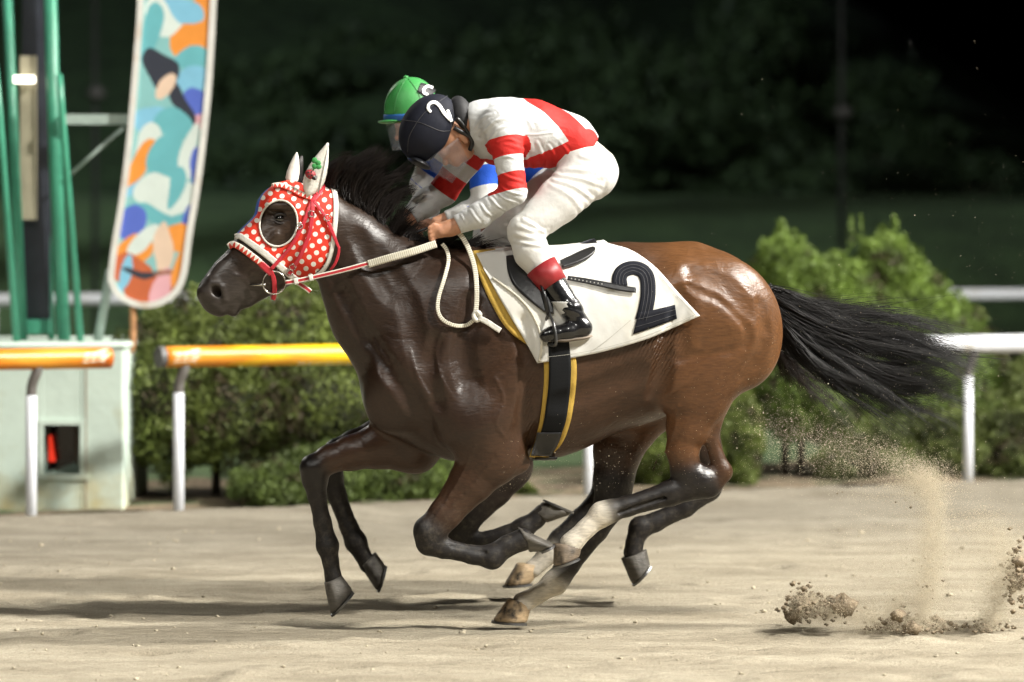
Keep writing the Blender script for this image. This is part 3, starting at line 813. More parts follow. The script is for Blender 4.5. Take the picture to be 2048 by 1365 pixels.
def coat_material(name):
    if name in MATS: return MATS[name]
    m = mat(name, attr="coat", rough=0.36, var=0.14, scale=5.0, spec=0.42, bump=0.0)
    nt = m.node_tree; N = nt.nodes; L = nt.links; p = N["Principled BSDF"]
    tc = N.new("ShaderNodeTexCoord")
    # fine short hair running back along the body, and veins / skin creases underneath
    mp = N.new("ShaderNodeMapping"); mp.inputs["Scale"].default_value = (12, 56, 56); mp.inputs["Rotation"].default_value = (0, 0.5, 0)
    L.new(tc.outputs["Object"], mp.inputs["Vector"])
    n1 = N.new("ShaderNodeTexNoise"); n1.inputs["Scale"].default_value = 2.2; n1.inputs["Detail"].default_value = 4
    L.new(mp.outputs[0], n1.inputs["Vector"])
    n2 = N.new("ShaderNodeTexNoise"); n2.inputs["Scale"].default_value = 9; n2.inputs["Detail"].default_value = 4; n2.inputs["Distortion"].default_value = 0.8
    L.new(tc.outputs["Object"], n2.inputs["Vector"])
    v = N.new("ShaderNodeTexNoise"); v.noise_type = 'RIDGED_MULTIFRACTAL'; v.inputs["Scale"].default_value = 5.5; v.inputs["Detail"].default_value = 2
    L.new(tc.outputs["Object"], v.inputs["Vector"])
    b1 = N.new("ShaderNodeBump"); b1.inputs["Strength"].default_value = 0.30; b1.inputs["Distance"].default_value = 0.004
    L.new(n1.outputs["Fac"], b1.inputs["Height"])
    b2 = N.new("ShaderNodeBump"); b2.inputs["Strength"].default_value = 0.45; b2.inputs["Distance"].default_value = 0.012
    L.new(n2.outputs["Fac"], b2.inputs["Height"]); L.new(b1.outputs[0], b2.inputs["Normal"])
    b3 = N.new("ShaderNodeBump"); b3.inputs["Strength"].default_value = 0.22; b3.inputs["Distance"].default_value = 0.006
    L.new(v.outputs["Fac"], b3.inputs["Height"]); L.new(b2.outputs[0], b3.inputs["Normal"])
    wv = N.new("ShaderNodeTexWave"); wv.inputs["Scale"].default_value = 22; wv.inputs["Distortion"].default_value = 4; wv.inputs["Detail"].default_value = 2; wv.inputs["Detail Scale"].default_value = 2
    m2 = N.new("ShaderNodeMapping"); m2.inputs["Rotation"].default_value = (0, math.radians(-30), 0); L.new(tc.outputs["Object"], m2.inputs["Vector"]); L.new(m2.outputs[0], wv.inputs["Vector"])
    wa = N.new("ShaderNodeAttribute"); wa.attribute_name = "crease"
    wm = N.new("ShaderNodeMath"); wm.operation = 'MULTIPLY'; L.new(wv.outputs["Fac"], wm.inputs[0]); L.new(wa.outputs["Fac"], wm.inputs[1])
    b4 = N.new("ShaderNodeBump"); b4.inputs["Strength"].default_value = 0.8; b4.inputs["Distance"].default_value = 0.006
    L.new(wm.outputs[0], b4.inputs["Height"]); L.new(b3.outputs[0], b4.inputs["Normal"]); L.new(b4.outputs[0], p.inputs["Normal"])
    rr = N.new("ShaderNodeMapRange"); rr.inputs["To Min"].default_value = 0.25; rr.inputs["To Max"].default_value = 0.52
    L.new(n2.outputs["Fac"], rr.inputs["Value"])
    da = N.new("ShaderNodeAttribute"); da.attribute_name = "dull"
    dr = N.new("ShaderNodeMath"); dr.operation = 'MULTIPLY_ADD'; L.new(da.outputs["Fac"], dr.inputs[0]); dr.inputs[1].default_value = .22; L.new(rr.outputs[0], dr.inputs[2]); L.new(dr.outputs[0], p.inputs["Roughness"])
    # hair streaks tint the coat, sand dust clings to the lower legs
    src = p.inputs["Base Color"].links[0].from_socket
    st = N.new("ShaderNodeMapRange"); st.inputs["From Min"].default_value = .3; st.inputs["From Max"].default_value = .7; st.inputs["To Min"].default_value = .80; st.inputs["To Max"].default_value = 1.22; L.new(n1.outputs["Fac"], st.inputs["Value"])
    sm = N.new("ShaderNodeMix"); sm.data_type = 'RGBA'; sm.blend_type = 'MULTIPLY'; sm.inputs["Factor"].default_value = 1; L.new(src, sm.inputs[6]); L.new(st.outputs[0], sm.inputs[7])
    n5 = N.new("ShaderNodeTexNoise"); n5.inputs["Scale"].default_value = 38; n5.inputs["Detail"].default_value = 7; n5.inputs["Roughness"].default_value = .7; L.new(tc.outputs["Object"], n5.inputs["Vector"])
    dq = N.new("ShaderNodeMapRange"); dq.inputs["From Min"].default_value = .48; dq.inputs["From Max"].default_value = .75; dq.inputs["To Max"].default_value = .30; L.new(n5.outputs["Fac"], dq.inputs["Value"])
    df = N.new("ShaderNodeMath"); df.operation = 'MULTIPLY'; L.new(dq.outputs[0], df.inputs[0]); L.new(da.outputs["Fac"], df.inputs[1])
    dx_ = N.new("ShaderNodeMix"); dx_.data_type = 'RGBA'; L.new(df.outputs[0], dx_.inputs["Factor"]); L.new(sm.outputs[2], dx_.inputs[6]); dx_.inputs[7].default_value = (.20, .17, .125, 1)
    L.new(dx_.outputs[2], p.inputs["Base Color"])
    return m

def build_horse(fr, T, sc, head_shift, legs, hooves, palette, label, voxel, simple=False):
    pal = coat_palette(palette); pal['sock'] = SOCK
    k_ = fr.px * sc
    def H(p, d=0.0):
        q = T(p[0], p[1]); return fr.H(q[0], q[1], d)
    def Hh(p, d=0.0):
        q = T(p[0], p[1]); return fr.H(q[0] + head_shift[0], q[1] + head_shift[1], d)
    lo = fr.H(380, 1260, -0.5); hi = fr.H(1600, 280, 0.5)
    fd = Field((lo[0], -0.42, lo[2]), (hi[0], 0.42, hi[2]), voxel)
    def limb(a, b, ra, rb, la, lb, ca, cb=None, k=0.05, Hf=H):
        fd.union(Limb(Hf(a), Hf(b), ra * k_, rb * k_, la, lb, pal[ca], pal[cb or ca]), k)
    # trunk
    limb((925, 705), (1080, 706), 203, 205, .235, .285, 'sho', 'bar', .08)
    limb((1080, 706), (1250, 668), 205, 178, .285, .275, 'bar', 'bar', .08)
    limb((1250, 668), (1375, 645), 178, 155, .275, .255, 'bar', 'rump', .08)
    limb((1375, 645), (1415, 650), 155, 140, .255, .20, 'rump', 'rump', .08)
    # neck
    limb((880, 655), (822, 632), 165, 148, .165, .145, 'sho', 'neck', .09)
    limb((822, 632), (772, 598), 146, 120, .14, .115, 'neck', 'neck', .06)
    limb((772, 598), (738, 552), 119, 98, .112, .095, 'neck', 'neck', .05)
    limb((738, 552), (694, 495), 97, 79, .094, .086, 'neck', 'neck', .04)
    limb((694, 495), (648, 445), 78, 64, .084, .082, 'neck', 'head', .04, H if not simple else Hh)
    # head
    limb((604, 456), (532, 515), 84, 66, .098, .082, 'head', 'head', .04, Hh)
    limb((532, 515), (468, 566), 65, 50, .078, .056, 'head', 'muz', .03, Hh)
    limb((468, 566), (438, 592), 48, 40, .056, .056, 'muz', 'muz', .03, Hh)
    limb((428, 574), (411, 586), 24, 17, .060, .050, 'muz', 'muz', .02, Hh)           # nose
    limb((428, 606), (440, 620), 17, 13, .046, .040, 'muz', 'muz', .015, Hh)          # upper lip
    limb((470, 610), (466, 622), 17, 12, .038, .032, 'muz', 'muz', .012, Hh)          # chin
    limb((560, 540), (495, 600), 34, 14, .055, .030, 'head', 'muz', .03, Hh)          # lower jaw
    fd.union(Lump(Hh((612, 492)), 62 * k_, 66 * k_, .100, 0, pal['head']), .03)        # cheek
    fd.union(Lump(Hh((560, 398)), 42 * k_, 26 * k_, .075, math.radians(35), pal['head']), .03)  # forehead
    for sg in (-1, 1):
        fd.union(Limb(Hh((545, 412), sg * .078), Hh((585, 412), sg * .085), .018, .020, None, None, pal['head']), .02)   # brow
        fd.union(Limb(Hh((552, 470), sg * .082), Hh((490, 545), sg * .052), .012, .008, None, None, pal['head']), .02)   # facial crest
        fd.carve(Lump(Hh((561, 438), sg * .108), 19 * k_, 14 * k_, .026, math.radians(20)), .012)
        fd.carve(Limb(Hh((428, 579), sg * .070), Hh((441, 590), sg * .068), .024, .019), .006); fd.carve(Limb(Hh((434, 583), sg * .05), Hh((446, 592), sg * .022), .019, .012), .006)
        fd.union(Limb(Hh((446, 576), sg * .055), Hh((450, 600), sg * .052), .011, .009, None, None, pal['muz']), .012)
        fd.carve(Limb(Hh((444, 630), sg * .050), Hh((470, 608), sg * .056), .010, .010), .005); fd.carve(Limb(Hh((470, 608), sg * .056), Hh((496, 586), sg * .066), .010, .008), .006)       # mouth line
    # shoulder, chest and rump muscles on both sides
    fd.union(Limb(H((800, 790)), H((915, 850)), 74 * k_, 70 * k_, .125, .15, pal['sho']), .07)       # brisket
    for sg in (-1, 1):
        fd.union(Limb(H((905, 600), sg * .13), H((815, 760), sg * .14), 50 * k_, 60 * k_, .06, .075, pal['neck'], pal['sho']), .09)
        fd.union(Lump(H((1000, 815), sg * .205), 60 * k_, 105 * k_, .078, math.radians(-20), pal['arm']), .06)
        fd.union(Lump(H((900, 800), sg * .182), 56 * k_, 88 * k_, .07, math.radians(28), pal['sho']), .05)
        fd.union(Lump(H((798, 795), sg * .095), 60 * k_, 75 * k_, .08, math.radians(-30), pal['sho']), .07)
        # haunch
        fd.union(Lump(H((1452, 650), sg * .135), 112 * k_, 140 * k_, .115, math.radians(20), pal['rump']), .06)
        fd.union(Lump(H((1360, 580), sg * .15), 46 * k_, 52 * k_, .085, 0, pal['rump']), .07)        # point of hip
        fd.union(Lump(H((1352, 770), sg * .185), 38 * k_, 50 * k_, .065, 0, pal['thigh']), .06)      # stifle
    def groove(path, r, depth, k=.03, n=14):
        pts = smooth_poly(path, n)
        for sg in (-1, 1):
            q = []
            for p in pts:
                x = H(p, sg * .40)
                for _ in range(90):
                    if fd.sample(x) < r - depth: break
                    x[1] -= sg * .004
                q.append(x.copy())
            for i in range(n - 1):
                fd.carve(Limb(q[i], q[i + 1], r, r), k)
    if not simple:
        groove([(678, 560), (715, 640), (765, 720), (825, 800), (860, 870)], .06, .015, .016)         # jugular groove and breast
        groove([(770, 500), (805, 570), (826, 650), (850, 720)], .08, .010, .02)                     # neck in front of the shoulder
        groove([(955, 600), (935, 700), (948, 790), (935, 860)], .06, .014, .016)                    # shoulder blade to triceps
        groove([(1050, 640), (1066, 760), (1062, 840), (1050, 890)], .06, .015, .016)                 # behind the elbow
        groove([(876, 680), (864, 750), (880, 820)], .05, .010, .016)
        groove([(1395, 572), (1450, 600), (1495, 640), (1512, 676), (1488, 702), (1425, 714), (1370, 720)], .032, .012, .010, 22)   # hamstring seam
        groove([(1372, 590), (1354, 640), (1347, 700), (1338, 750), (1326, 800)], .05, .020, .016)    # flank fold
        groove([(1540, 610), (1550, 680), (1525, 735), (1470, 780)], .045, .013, .014)
        groove([(1400, 530), (1470, 570), (1515, 625)], .07, .014, .016)
        groove([(1120, 820), (1200, 800), (1290, 760)], .10, .006, .02)
        groove([(1385, 600), (1372, 660), (1380, 720)], .05, .008, .016)
        groove([(1350, 830), (1400, 790), (1450, 770)], .05, .007, .016)
        groove([(735, 470), (762, 540), (790, 590)], .06, .006, .02)
    # legs
    for nm, L in legs.items():
        for i in range(len(L) - 1):
            a, b = L[i], L[i + 1]
            kk = fr.px
            fd.union(Limb(fr.H(a[0], a[1], a[2]), fr.H(b[0], b[1], b[2]), a[3] * kk, b[3] * kk, a[3] * kk * a[4], b[3] * kk * b[4], pal[a[5]], pal[b[5]]),
                     .045 if i < 2 else .018)
    def LH(p, d): return fr.H(p[0], p[1], d)
    kk = fr.px
    if not simple:
        # hock tendons, knee bones, cannon tendons of the near horse
        for (a, ra), (b, rb) in (((( 1436, 806), 20), ((1422, 880), 14)), (((1422, 880), 14), ((1444, 944), 19)), (((1444, 944), 21), ((1420, 972), 24))):
            fd.union(Limb(LH(a, -.14), LH(b, -.14), ra * kk, rb * kk, ra * kk * .7, rb * kk * .7, pal['thigh'], pal['pt']), .018)
        fd.carve(Limb(LH((1400, 898), -.196), LH((1404, 925), -.194), .013, .012), .02)
        fd.carve(Limb(LH((1340, 992), -.172), LH((1235, 1026), -.168), .006, .006), .012)
        fd.carve(Limb(LH((905, 1092), -.172), LH((970, 1106), -.172), .006, .006), .012)
        fd.union(Lump(LH((848, 1062), -.15), 20 * kk, 26 * kk, .05, 0, pal['pt']), .012)
        fd.union(Lump(LH((618, 935), .115), 16 * kk, 22 * kk, .05, 0, pal['pt']), .012)
        fd.union(Limb(LH((1012, 905), -.175), LH((1040, 926), -.165), 32 * kk, 20 * kk, .05, .03, pal['arm']), .03)  # point of elbow
        # veins standing out under the skin
        for path in ([(958, 893), (938, 950), (905, 1010), (880, 1050)], [(1010, 900), (960, 970), (915, 1020)], [(905, 640), (884, 700), (893, 760), (915, 800)], [(830, 700), (846, 760), (872, 800)],
                     [(1372, 815), (1368, 865), (1350, 925), (1338, 960)], [(508, 560), (522, 546), (540, 549)], [(480, 552), (500, 560), (512, 572)], [(740, 640), (765, 690), (790, 730)], [(1000, 760), (1015, 800), (1000, 850), (1020, 880)]):
            pts = smooth_poly(path, 12); q = []
            for p in pts:
                x = LH(p, -.40)
                for _ in range(220):
                    if fd.sample(x) < .0002: break
                    x[1] += .0018
                q.append(x.copy())
            for i in range(11): fd.union(Limb(q[i], q[i + 1], .0038, .0038), .007); fd.prims[-1].col = None
    V, Q = fd.mesh(0.0, 3)
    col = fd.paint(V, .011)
    crease = np.zeros(len(V)); pv = fr.pix(V)
    for cx, cy, sx, sy, w in ((1318, 690, 34, 52, .9), (1058, 800, 9, 70, .5), (1250, 730, 60, 34, .22)):
        crease = np.maximum(crease, w * np.exp(-((pv[:, 0] - cx) / sx) ** 2 - ((pv[:, 1] - cy) / sy) ** 2))
    ba = V.min(0); th_base = fr.H(1020, 1243, 0.0); th_base[2] = 0
    th = Thing("racehorse", label, "horse", fr, th_base)
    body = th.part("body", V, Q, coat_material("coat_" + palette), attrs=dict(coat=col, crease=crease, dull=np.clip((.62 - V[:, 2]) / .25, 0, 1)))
    hm = {'dark': (0.105, 0.096, 0.082), 'mixed': (0.18, 0.14, 0.10), 'pale': (0.44, 0.32, 0.19)}
    for cf, cb, st, sh, d, hw, kd in hooves:
        HV, HF, SV, SF = hoof_mesh(fr, cf, cb, st, sh, d, hw)
        ho = th.part("hoof", HV, HF, mat("hoof_" + kd, hm[kd], 0.55, var=0.35, scale=14, bump=0.35, bscale=60, stretch=(1, 1, 4), dirt=((0.03, 0.024, 0.018), 16, 0.55, 0.7)))
        th.part("shoe", SV, SF, mat("horseshoe_steel", (0.20, 0.20, 0.20), 0.45, metal=0.9), parent=ho, smooth=False)
    return th, fd, H, Hh

FR1 = Frame((0, 0, 0), math.radians(8))
FR2 = Frame((0.02, 1.08, 0), math.radians(8))
ident = lambda x, y: (x, y)
S2 = 0.936
T2 = lambda x, y: (CX + (x - CX) * S2 + 4, HY + (y - HY) * S2 + 7)
horse1, fd1, H1, Hh1 = build_horse(FR1, ident, 1.0, (0, 0), LEGS1, HOOF1, "bay",
    "bay racehorse in polka dot hood, white cloth numbered 2, at full gallop", 0.0070)
horse2, fd2, H2, Hh2 = build_horse(FR2, T2, S2, (-42, -8), LEGS2, HOOF2, "dark",
    "dark racehorse in blue hood galloping alongside, mostly hidden behind the other horse", 0.012, simple=True)
surf1 = make_surf(fd1, FR1)
surf2 = make_surf(fd2, FR2)
# ------------------------------------------------------------------ tack of the bay horse
MIR = np.array([1.0, -1.0, 1.0])
def flipf(F): return F[:, ::-1].copy() if isinstance(F, np.ndarray) else [tuple(reversed(f)) for f in F]

def uv_mat(name, kind, A, B, p1=1.0, rough=.5, bump=.15, bscale=120, spec=.4):
    """two printed colours laid out by the mesh's own u, v (in pixels of the photograph's scale along the surface)"""
    if name in MATS: return MATS[name]
    m = mat(name, A, rough, var=.06, scale=10, bump=bump, bscale=bscale, spec=spec, bdist=.002)
    nt = m.node_tree; N = nt.nodes; L = nt.links; p = N["Principled BSDF"]
    src = p.inputs["Base Color"].links[0].from_socket
    def at(n):
        a = N.new("ShaderNodeAttribute"); a.attribute_name = n; return a.outputs["Fac"]
    def M(op, a, b=None, c=None):
        q = N.new("ShaderNodeMath"); q.operation = op
        for i, v in enumerate((a, b, c)):
            if v is None: continue
            if isinstance(v, (int, float)): q.inputs[i].default_value = v
            else: L.new(v, q.inputs[i])
        return q.outputs[0]
    u, v = at("u"), at("v")
    if kind == "dots":                       # staggered round dots, p1 = pitch
        us = M('DIVIDE', u, p1); vs_ = M('DIVIDE', v, p1 * .5)
        row = M('FLOOR', vs_); off = M('MULTIPLY', M('MODULO', M('ABSOLUTE', row), 2.0), .5)
        fu = M('SUBTRACT', M('FRACT', M('ADD', us, off)), .5); fv = M('MULTIPLY', M('SUBTRACT', M('FRACT', vs_), .5), .5)
        d = M('SQRT', M('ADD', M('MULTIPLY', fu, fu), M('MULTIPLY', fv, fv)))
        fac = M('LESS_THAN', d, .21)
    elif kind == "teeth":                    # row of triangles, v from 0 to 1 across
        tri = M('MULTIPLY', M('ABSOLUTE', M('SUBTRACT', M('FRACT', M('DIVIDE', u, p1)), .5)), 2.0)
        fac = M('LESS_THAN', tri, v)
    elif kind == "centre":                   # stripe along the middle
        fac = M('LESS_THAN', M('ABSOLUTE', M('SUBTRACT', v, .5)), p1)
    elif kind == "field":                    # u holds a signed field
        fac = M('LESS_THAN', u, 0.0)
    elif kind == "ribs":
        fac = M('LESS_THAN', M('FRACT', M('DIVIDE', u, p1)), .28)
    mx = N.new("ShaderNodeMix"); mx.data_type = 'RGBA'
    L.new(fac, mx.inputs["Factor"]); L.new(src, mx.inputs[6]); mx.inputs[7].default_value = (*B, 1)
    L.new(mx.outputs[2], p.inputs["Base Color"])
    return m

def uv_of(G):
    nu, nv = G.shape[:2]
    mid = G[:, nv // 2]; u = np.concatenate([[0], np.cumsum(np.linalg.norm(np.diff(mid, axis=0), axis=1))])
    return np.repeat(u, nv), np.tile(np.linspace(0, 1, nv), nu)

RED = (.58, .030, .018); HRED = (.66, .035, .014); WHITE = (.78, .76, .70); NAVY = (.012, .014, .022)
red_leather = mat("red_bridle_leather", (.50, .025, .040), .42, var=.12, scale=20, bump=.2, bscale=90)
white_cloth = mat("white_canvas", (.60, .595, .56), .75, var=.06, scale=5, bump=.30, bscale=9, bdist=.012, dirt=((.60, .57, .48), 4, .55, .75))
white_trim = mat("white_piping", (.64, .62, .56), .6, var=.08, scale=14, bump=.3, bscale=80)
blackl = mat("black_leather", (.008, .008, .009), .36, var=.3, scale=12, bump=.25, bscale=60, bdist=.004)
steel = mat("bit_steel", (.50, .48, .44), .25, metal=1.0, var=.1)
yellow_foam = mat("yellow_pad_foam", (.43, .275, .045), .85, var=.12, scale=14, bump=.3, bscale=70)
numblk = mat("number_fabric", (.007, .008, .013), .8, spec=.2, var=.25, scale=10, bump=.3, bscale=16, bdist=.006)
stitch = mat("pale_stitch", (.07, .07, .075), .8)

def both(t, name, V, F, m, attrs=None, parent=None, solid=.004, label=None):
    o = t.part(name, V, F, m, attrs=attrs, parent=parent, solid=solid, label=label)
    t.part(name, np.asarray(V) * MIR, flipf(F), m, attrs=attrs, parent=None if parent is None else parent, solid=solid)
    return o

# ---- hood
def hood_mesh(fd, fr, poly, eye, off, shift=(0, 0)):
    V, Q = fd.mesh(off, 3)
    W = V.copy(); W[:, 1] = -np.abs(W[:, 1]); P = fr.pix(W) - np.array(shift)
    ins = inside_poly(P, poly)
    if eye is not None:
        cx, cy, rx, ry, ang = eye; a = math.radians(ang); q = P - (cx, cy)
        u = q[:, 0] * math.cos(a) + q[:, 1] * math.sin(a); w = -q[:, 0] * math.sin(a) + q[:, 1] * math.cos(a)
        hole = ((u / rx) ** 2 + (w / ry) ** 2 < 1) & (np.abs(V[:, 1]) > .045)
        ins &= ~hole
    Q = Q[ins[Q].all(1)]; us = np.unique(Q); re_ = np.zeros(len(V), int); re_[us] = np.arange(len(us))
    return V[us], re_[Q], P[us]
HOOD_POLY = [(430, 430), (474, 472), (507, 490), (547, 520), (582, 551), (603, 562), (628, 552), (648, 534), (661, 508), (671, 440), (671, 392), (658, 364), (648, 345), (640, 300), (560, 280), (470, 330)]
EYE = (557, 447, 37, 46, 10)
hood = Thing("horse_hood", "red polka dot horse hood with white ears and white piping", "hood", FR1, Hh1((600, 560)))
V, F, PP = hood_mesh(fd1, FR1, HOOD_POLY, EYE, .007)
ax0, ax1 = Hh1((640, 400)), Hh1((470, 520)); axd = (ax1 - ax0) / np.linalg.norm(ax1 - ax0)
rel = V - ax0; ul = rel @ axd; rad = rel - ul[:, None] * axd
nrm_ = np.array([axd[2], 0, -axd[0]]); ang_ = np.arctan2(rad[:, 1], rad @ nrm_)
nearm = V[:, 1] < .0
uu = PP[:, 0] * .93 + PP[:, 1] * .25; vv = PP[:, 1] * .95 - PP[:, 0] * .22
hood_o = hood.part("fabric", V, F, uv_mat("polka_dot_cloth", "dots", HRED, (.78, .75, .68), 23.0, rough=.65, bump=.25), attrs=dict(u=uu + 4000, v=vv + 4000), solid=.003)
lowb = [(470, 474), (480, 473), (500, 486), (530, 508), (560, 533), (585, 555), (602, 565)]
V, F, G = strap(surf1, lowb, [11, 13, 13, 12], 44, 5, .011); both(hood, "nose_trim", V, F, white_trim)
rear = [(600, 564), (625, 556), (646, 541), (660, 515), (668, 470), (672, 420), (669, 384), (658, 362)]
V, F, G = strap(surf1, rear, [6, 8, 9, 10, 9], 44, 5, .012); both(hood, "rear_trim", V, F, white_trim)
er = np.linspace(0, 2 * math.pi, 41); ea = math.radians(EYE[4])
ep = np.stack([EYE[0] + (EYE[2] + .5) * np.cos(er) * math.cos(ea) - (EYE[3] + .5) * np.sin(er) * math.sin(ea), EYE[1] + (EYE[2] + .5) * np.cos(er) * math.sin(ea) + (EYE[3] + .5) * np.sin(er) * math.cos(ea)], 1)
E3 = surf1(ep[:, 0], ep[:, 1], .010)
V, F = tube_vf(E3, .0040, 8, cap=False); both(hood, "eye_trim", V, F, white_trim, solid=0)

def ear_mesh(t, name, base, tip, prof, d0, d1, thick, m, lean=0):
    b, e = np.array(base, float), np.array(tip, float); ax = e - b; n = np.array([-ax[1], ax[0]]) / np.linalg.norm(ax)
    V, k = [], 14
    for s, w in prof:
        c = b + ax * s; d = d0 + (d1 - d0) * s
        for j in range(k):
            a = 2 * math.pi * j / k
            q = c + n * w * math.cos(a); V.append(FR1.H(q[0], q[1], d + thick * math.sin(a) * (1 - .8 * s) * (1.0 if math.sin(a) < 0 else .35)))
    r_ = len(prof)
    F = [(i * k + j, i * k + (j + 1) % k, (i + 1) * k + (j + 1) % k, (i + 1) * k + j) for i in range(r_ - 1) for j in range(k)] + [tuple(range(k - 1, -1, -1)), tuple(range((r_ - 1) * k, r_ * k))]
    return t.part(name, V, F, m)
ear = ear_mesh(hood, "ear_cover", (616, 392), (656, 286), [(0, 4), (.08, 13), (.2, 20), (.35, 21.5), (.5, 19.5), (.65, 15.5), (.8, 10), (.92, 5), (1, 1.5)], -.066, -.085, .030, white_trim)
ear_mesh(hood, "ear_cover", (582, 368), (594, 305), [(0, 8), (.15, 13), (.35, 13), (.6, 10), (.8, 6.5), (.93, 3.5), (1, 1.0)], .055, .065, .026, white_trim)
V, F = tube_vf([FR1.H(x, y, d) for x, y, d in ((636, 388, -.088), (643, 360, -.094), (650, 325, -.094), (657, 289, -.088))], .0022, 6); hood.part("ear_seam", V, F, mat("grey_stitch", (.35, .34, .32), .7), parent=ear)
def disc(c, rx, ry, d, ang=0, dome=.004, n=14):
    V = [FR1.H(c[0], c[1], d - dome)]
    for rr, hh in ((.6, .8), (1.0, 0.0)):
        for k in range(n):
            a = 2 * math.pi * k / n; x, y = rx * rr * math.cos(a), ry * rr * math.sin(a); q = math.radians(ang)
            V.append(FR1.H(c[0] + x * math.cos(q) - y * math.sin(q), c[1] + x * math.sin(q) + y * math.cos(q), d - dome * hh + .012 * 0))
    F = [(0, 1 + k, 1 + (k + 1) % n) for k in range(n)] + [(1 + k, 1 + n + k, 1 + n + (k + 1) % n, 1 + (k + 1) % n) for k in range(n)]
    return V, F
clm = mat("clover_felt", (.03, .22, .05), .8)
for cx, cy, an in ((636, 326, 20), (629, 321, -60), (629, 333, 60), (637, 334, 0)):
    V, F = disc((cx, cy), 6.2, 5.2, -.109, an); hood.part("clover_leaf", V, F, clm, parent=ear)
V, F = tube_vf([FR1.H(632, 330, -.110), FR1.H(626, 342, -.110)], .0022, 6); hood.part("clover_stem", V, F, clm, parent=ear)
V, F = disc((621, 349), 11.5, 9.5, -.106, 25, dome=.014); hood.part("ladybird_shell", V, F, mat("ladybird_red", (.25, .015, .02), .6, var=.3, scale=60), parent=ear)
V, F = disc((629, 356), 5.5, 5, -.110, 0, dome=.010); hood.part("ladybird_head", V, F, mat("ladybird_black", (.01, .01, .01), .5), parent=ear)
for cx, cy in ((617, 345), (623, 344), (618, 353), (624, 351)):
    V, F = disc((cx, cy), 1.8, 1.8, -.1195, 0, .001, 8); hood.part("ladybird_spot", V, F, MATS["ladybird_black"], parent=ear)
for cx, cy in ((628, 353), (632, 357)):
    V, F = disc((cx, cy), 1.3, 1.3, -.1195, 0, .0015, 8); hood.part("ladybird_eye", V, F, white_trim, parent=ear)

# ---- eye of the horse (part of the horse)
def horse_eye(th, fr, Hf, sf, px, py):
    p0 = sf(np.array([px]), np.array([py]), 0.0)[0]
    for sg in (1, -1):
        c = (p0 + np.array([0, .014, 0])) * np.array([1, sg, 1])
        nu, nv = 20, 14
        V = [(c[0] + .024 * math.cos(u) * math.sin(w), c[1] + .022 * math.sin(u) * math.sin(w), c[2] + .019 * math.cos(w)) for w in np.linspace(.02, math.pi - .02, nv) for u in np.linspace(0, 2 * math.pi, nu, endpoint=False)]
        F = [(i * nu + j, i * nu + (j + 1) % nu, (i + 1) * nu + (j + 1) % nu, (i + 1) * nu + j) for i in range(nv - 1) for j in range(nu)]
        e = th.part("eye", V, F, mat("horse_eye_wet", (.006, .004, .004), .06, coat=1.0))
        for zz, rr, a0, a1 in ((.012, .0058, 200, 340), (-.014, .0042, 25, 155)):
            L_ = [(c[0] + .027 * math.cos(math.radians(a)), c[1] - sg * (.013 + .006 * math.sin(math.radians((a - a0) / (a1 - a0) * 180))), c[2] - .019 * math.sin(math.radians(a))) for a in np.linspace(a0, a1, 12)]
            V, F = tube_vf(L_, [rr * .5] + [rr] * 10 + [rr * .5], 8)
            th.part("eyelid", V, F, mat("eyelid_skin", (.014, .010, .009), .45), parent=e)
horse_eye(horse1, FR1, Hh1, surf1, 561, 438)

# ---- bridle
bridle = Thing("bridle", "red leather racing bridle over the polka dot hood, red and white noseband", "bridle", FR1, Hh1((548, 596)))
def bstrap(name, path, w, off=.014, m=red_leather, n=36, pat=None, mir=True, t=bridle, sf=surf1, solid=.0035, parent=None):
    V, F, G = strap(sf, path, w, n, 5, off)
    u, v = uv_of(G); A = dict(u=u, v=v)
    o = t.part(name, V, F, m, attrs=A, solid=solid, parent=parent)
    if mir: t.part(name, V * MIR, flipf(F), m, attrs=A, solid=solid)
    return o
teeth = uv_mat("teeth_leather", "teeth", (.76, .72, .62), (.60, .05, .03), 9.2, rough=.45)
bstrap("headpiece", [(648, 352), (643, 372), (634, 390), (626, 402)], [13, 15, 14, 10], .017)
bstrap("cheek_strap", [(625, 400), (613, 432), (600, 462), (584, 490), (562, 517), (541, 540)], [8, 7, 7, 7], .017)
bstrap("throat_strap", [(626, 400), (624, 436), (618, 470), (604, 505), (590, 530), (576, 551)], [8, 8, 8, 8], .019)
bstrap("side_strap", [(627, 402), (640, 418), (653, 438), (662, 458), (671, 480), (678, 497)], [6, 6, 7, 7, 5], .019)
bstrap("loose_strap", [(678, 494), (677, 508), (671, 526), (661, 541)], [5, 6, 5], .022, mir=False)
bstrap("browband", [(546, 372), (560, 371), (580, 377), (602, 388), (624, 398)], [9, 10, 10, 9], .016, teeth)
bstrap("noseband", [(457, 494), (465, 489), (480, 495), (502, 511), (523, 528), (536, 541)], [12, 13, 13, 12], .012, teeth)
bstrap("noseband_loop", [(522, 528), (532, 537), (543, 548)], [13, 14, 12], .016)
bstrap("drop_strap", [(541, 542), (547, 556), (549, 574), (548, 592), (546, 600)], [8, 9, 9, 8], .014)
def buckle(px, py, ang, off=.021, w=5.5, h=5):
    a = math.radians(ang); q = [(-w, -h), (w, -h), (w, h), (-w, h), (-w, -h)]
    pp = np.array([(px + x * math.cos(a) - y * math.sin(a), py + x * math.sin(a) + y * math.cos(a)) for x, y in q])
    P3 = surf1(pp[:, 0], pp[:, 1], off); V, F = tube_vf(straight_poly(P3, 17), .0022, 6); bridle.part("buckle", V, F, steel)
for b_ in ((599, 452, 60), (623, 428, 85), (585, 535, 55), (655, 436, 55), (581, 546, 40)): buckle(*b_)
rc_ = surf1(np.array([548.0]), np.array([566.0]), .022)[0]
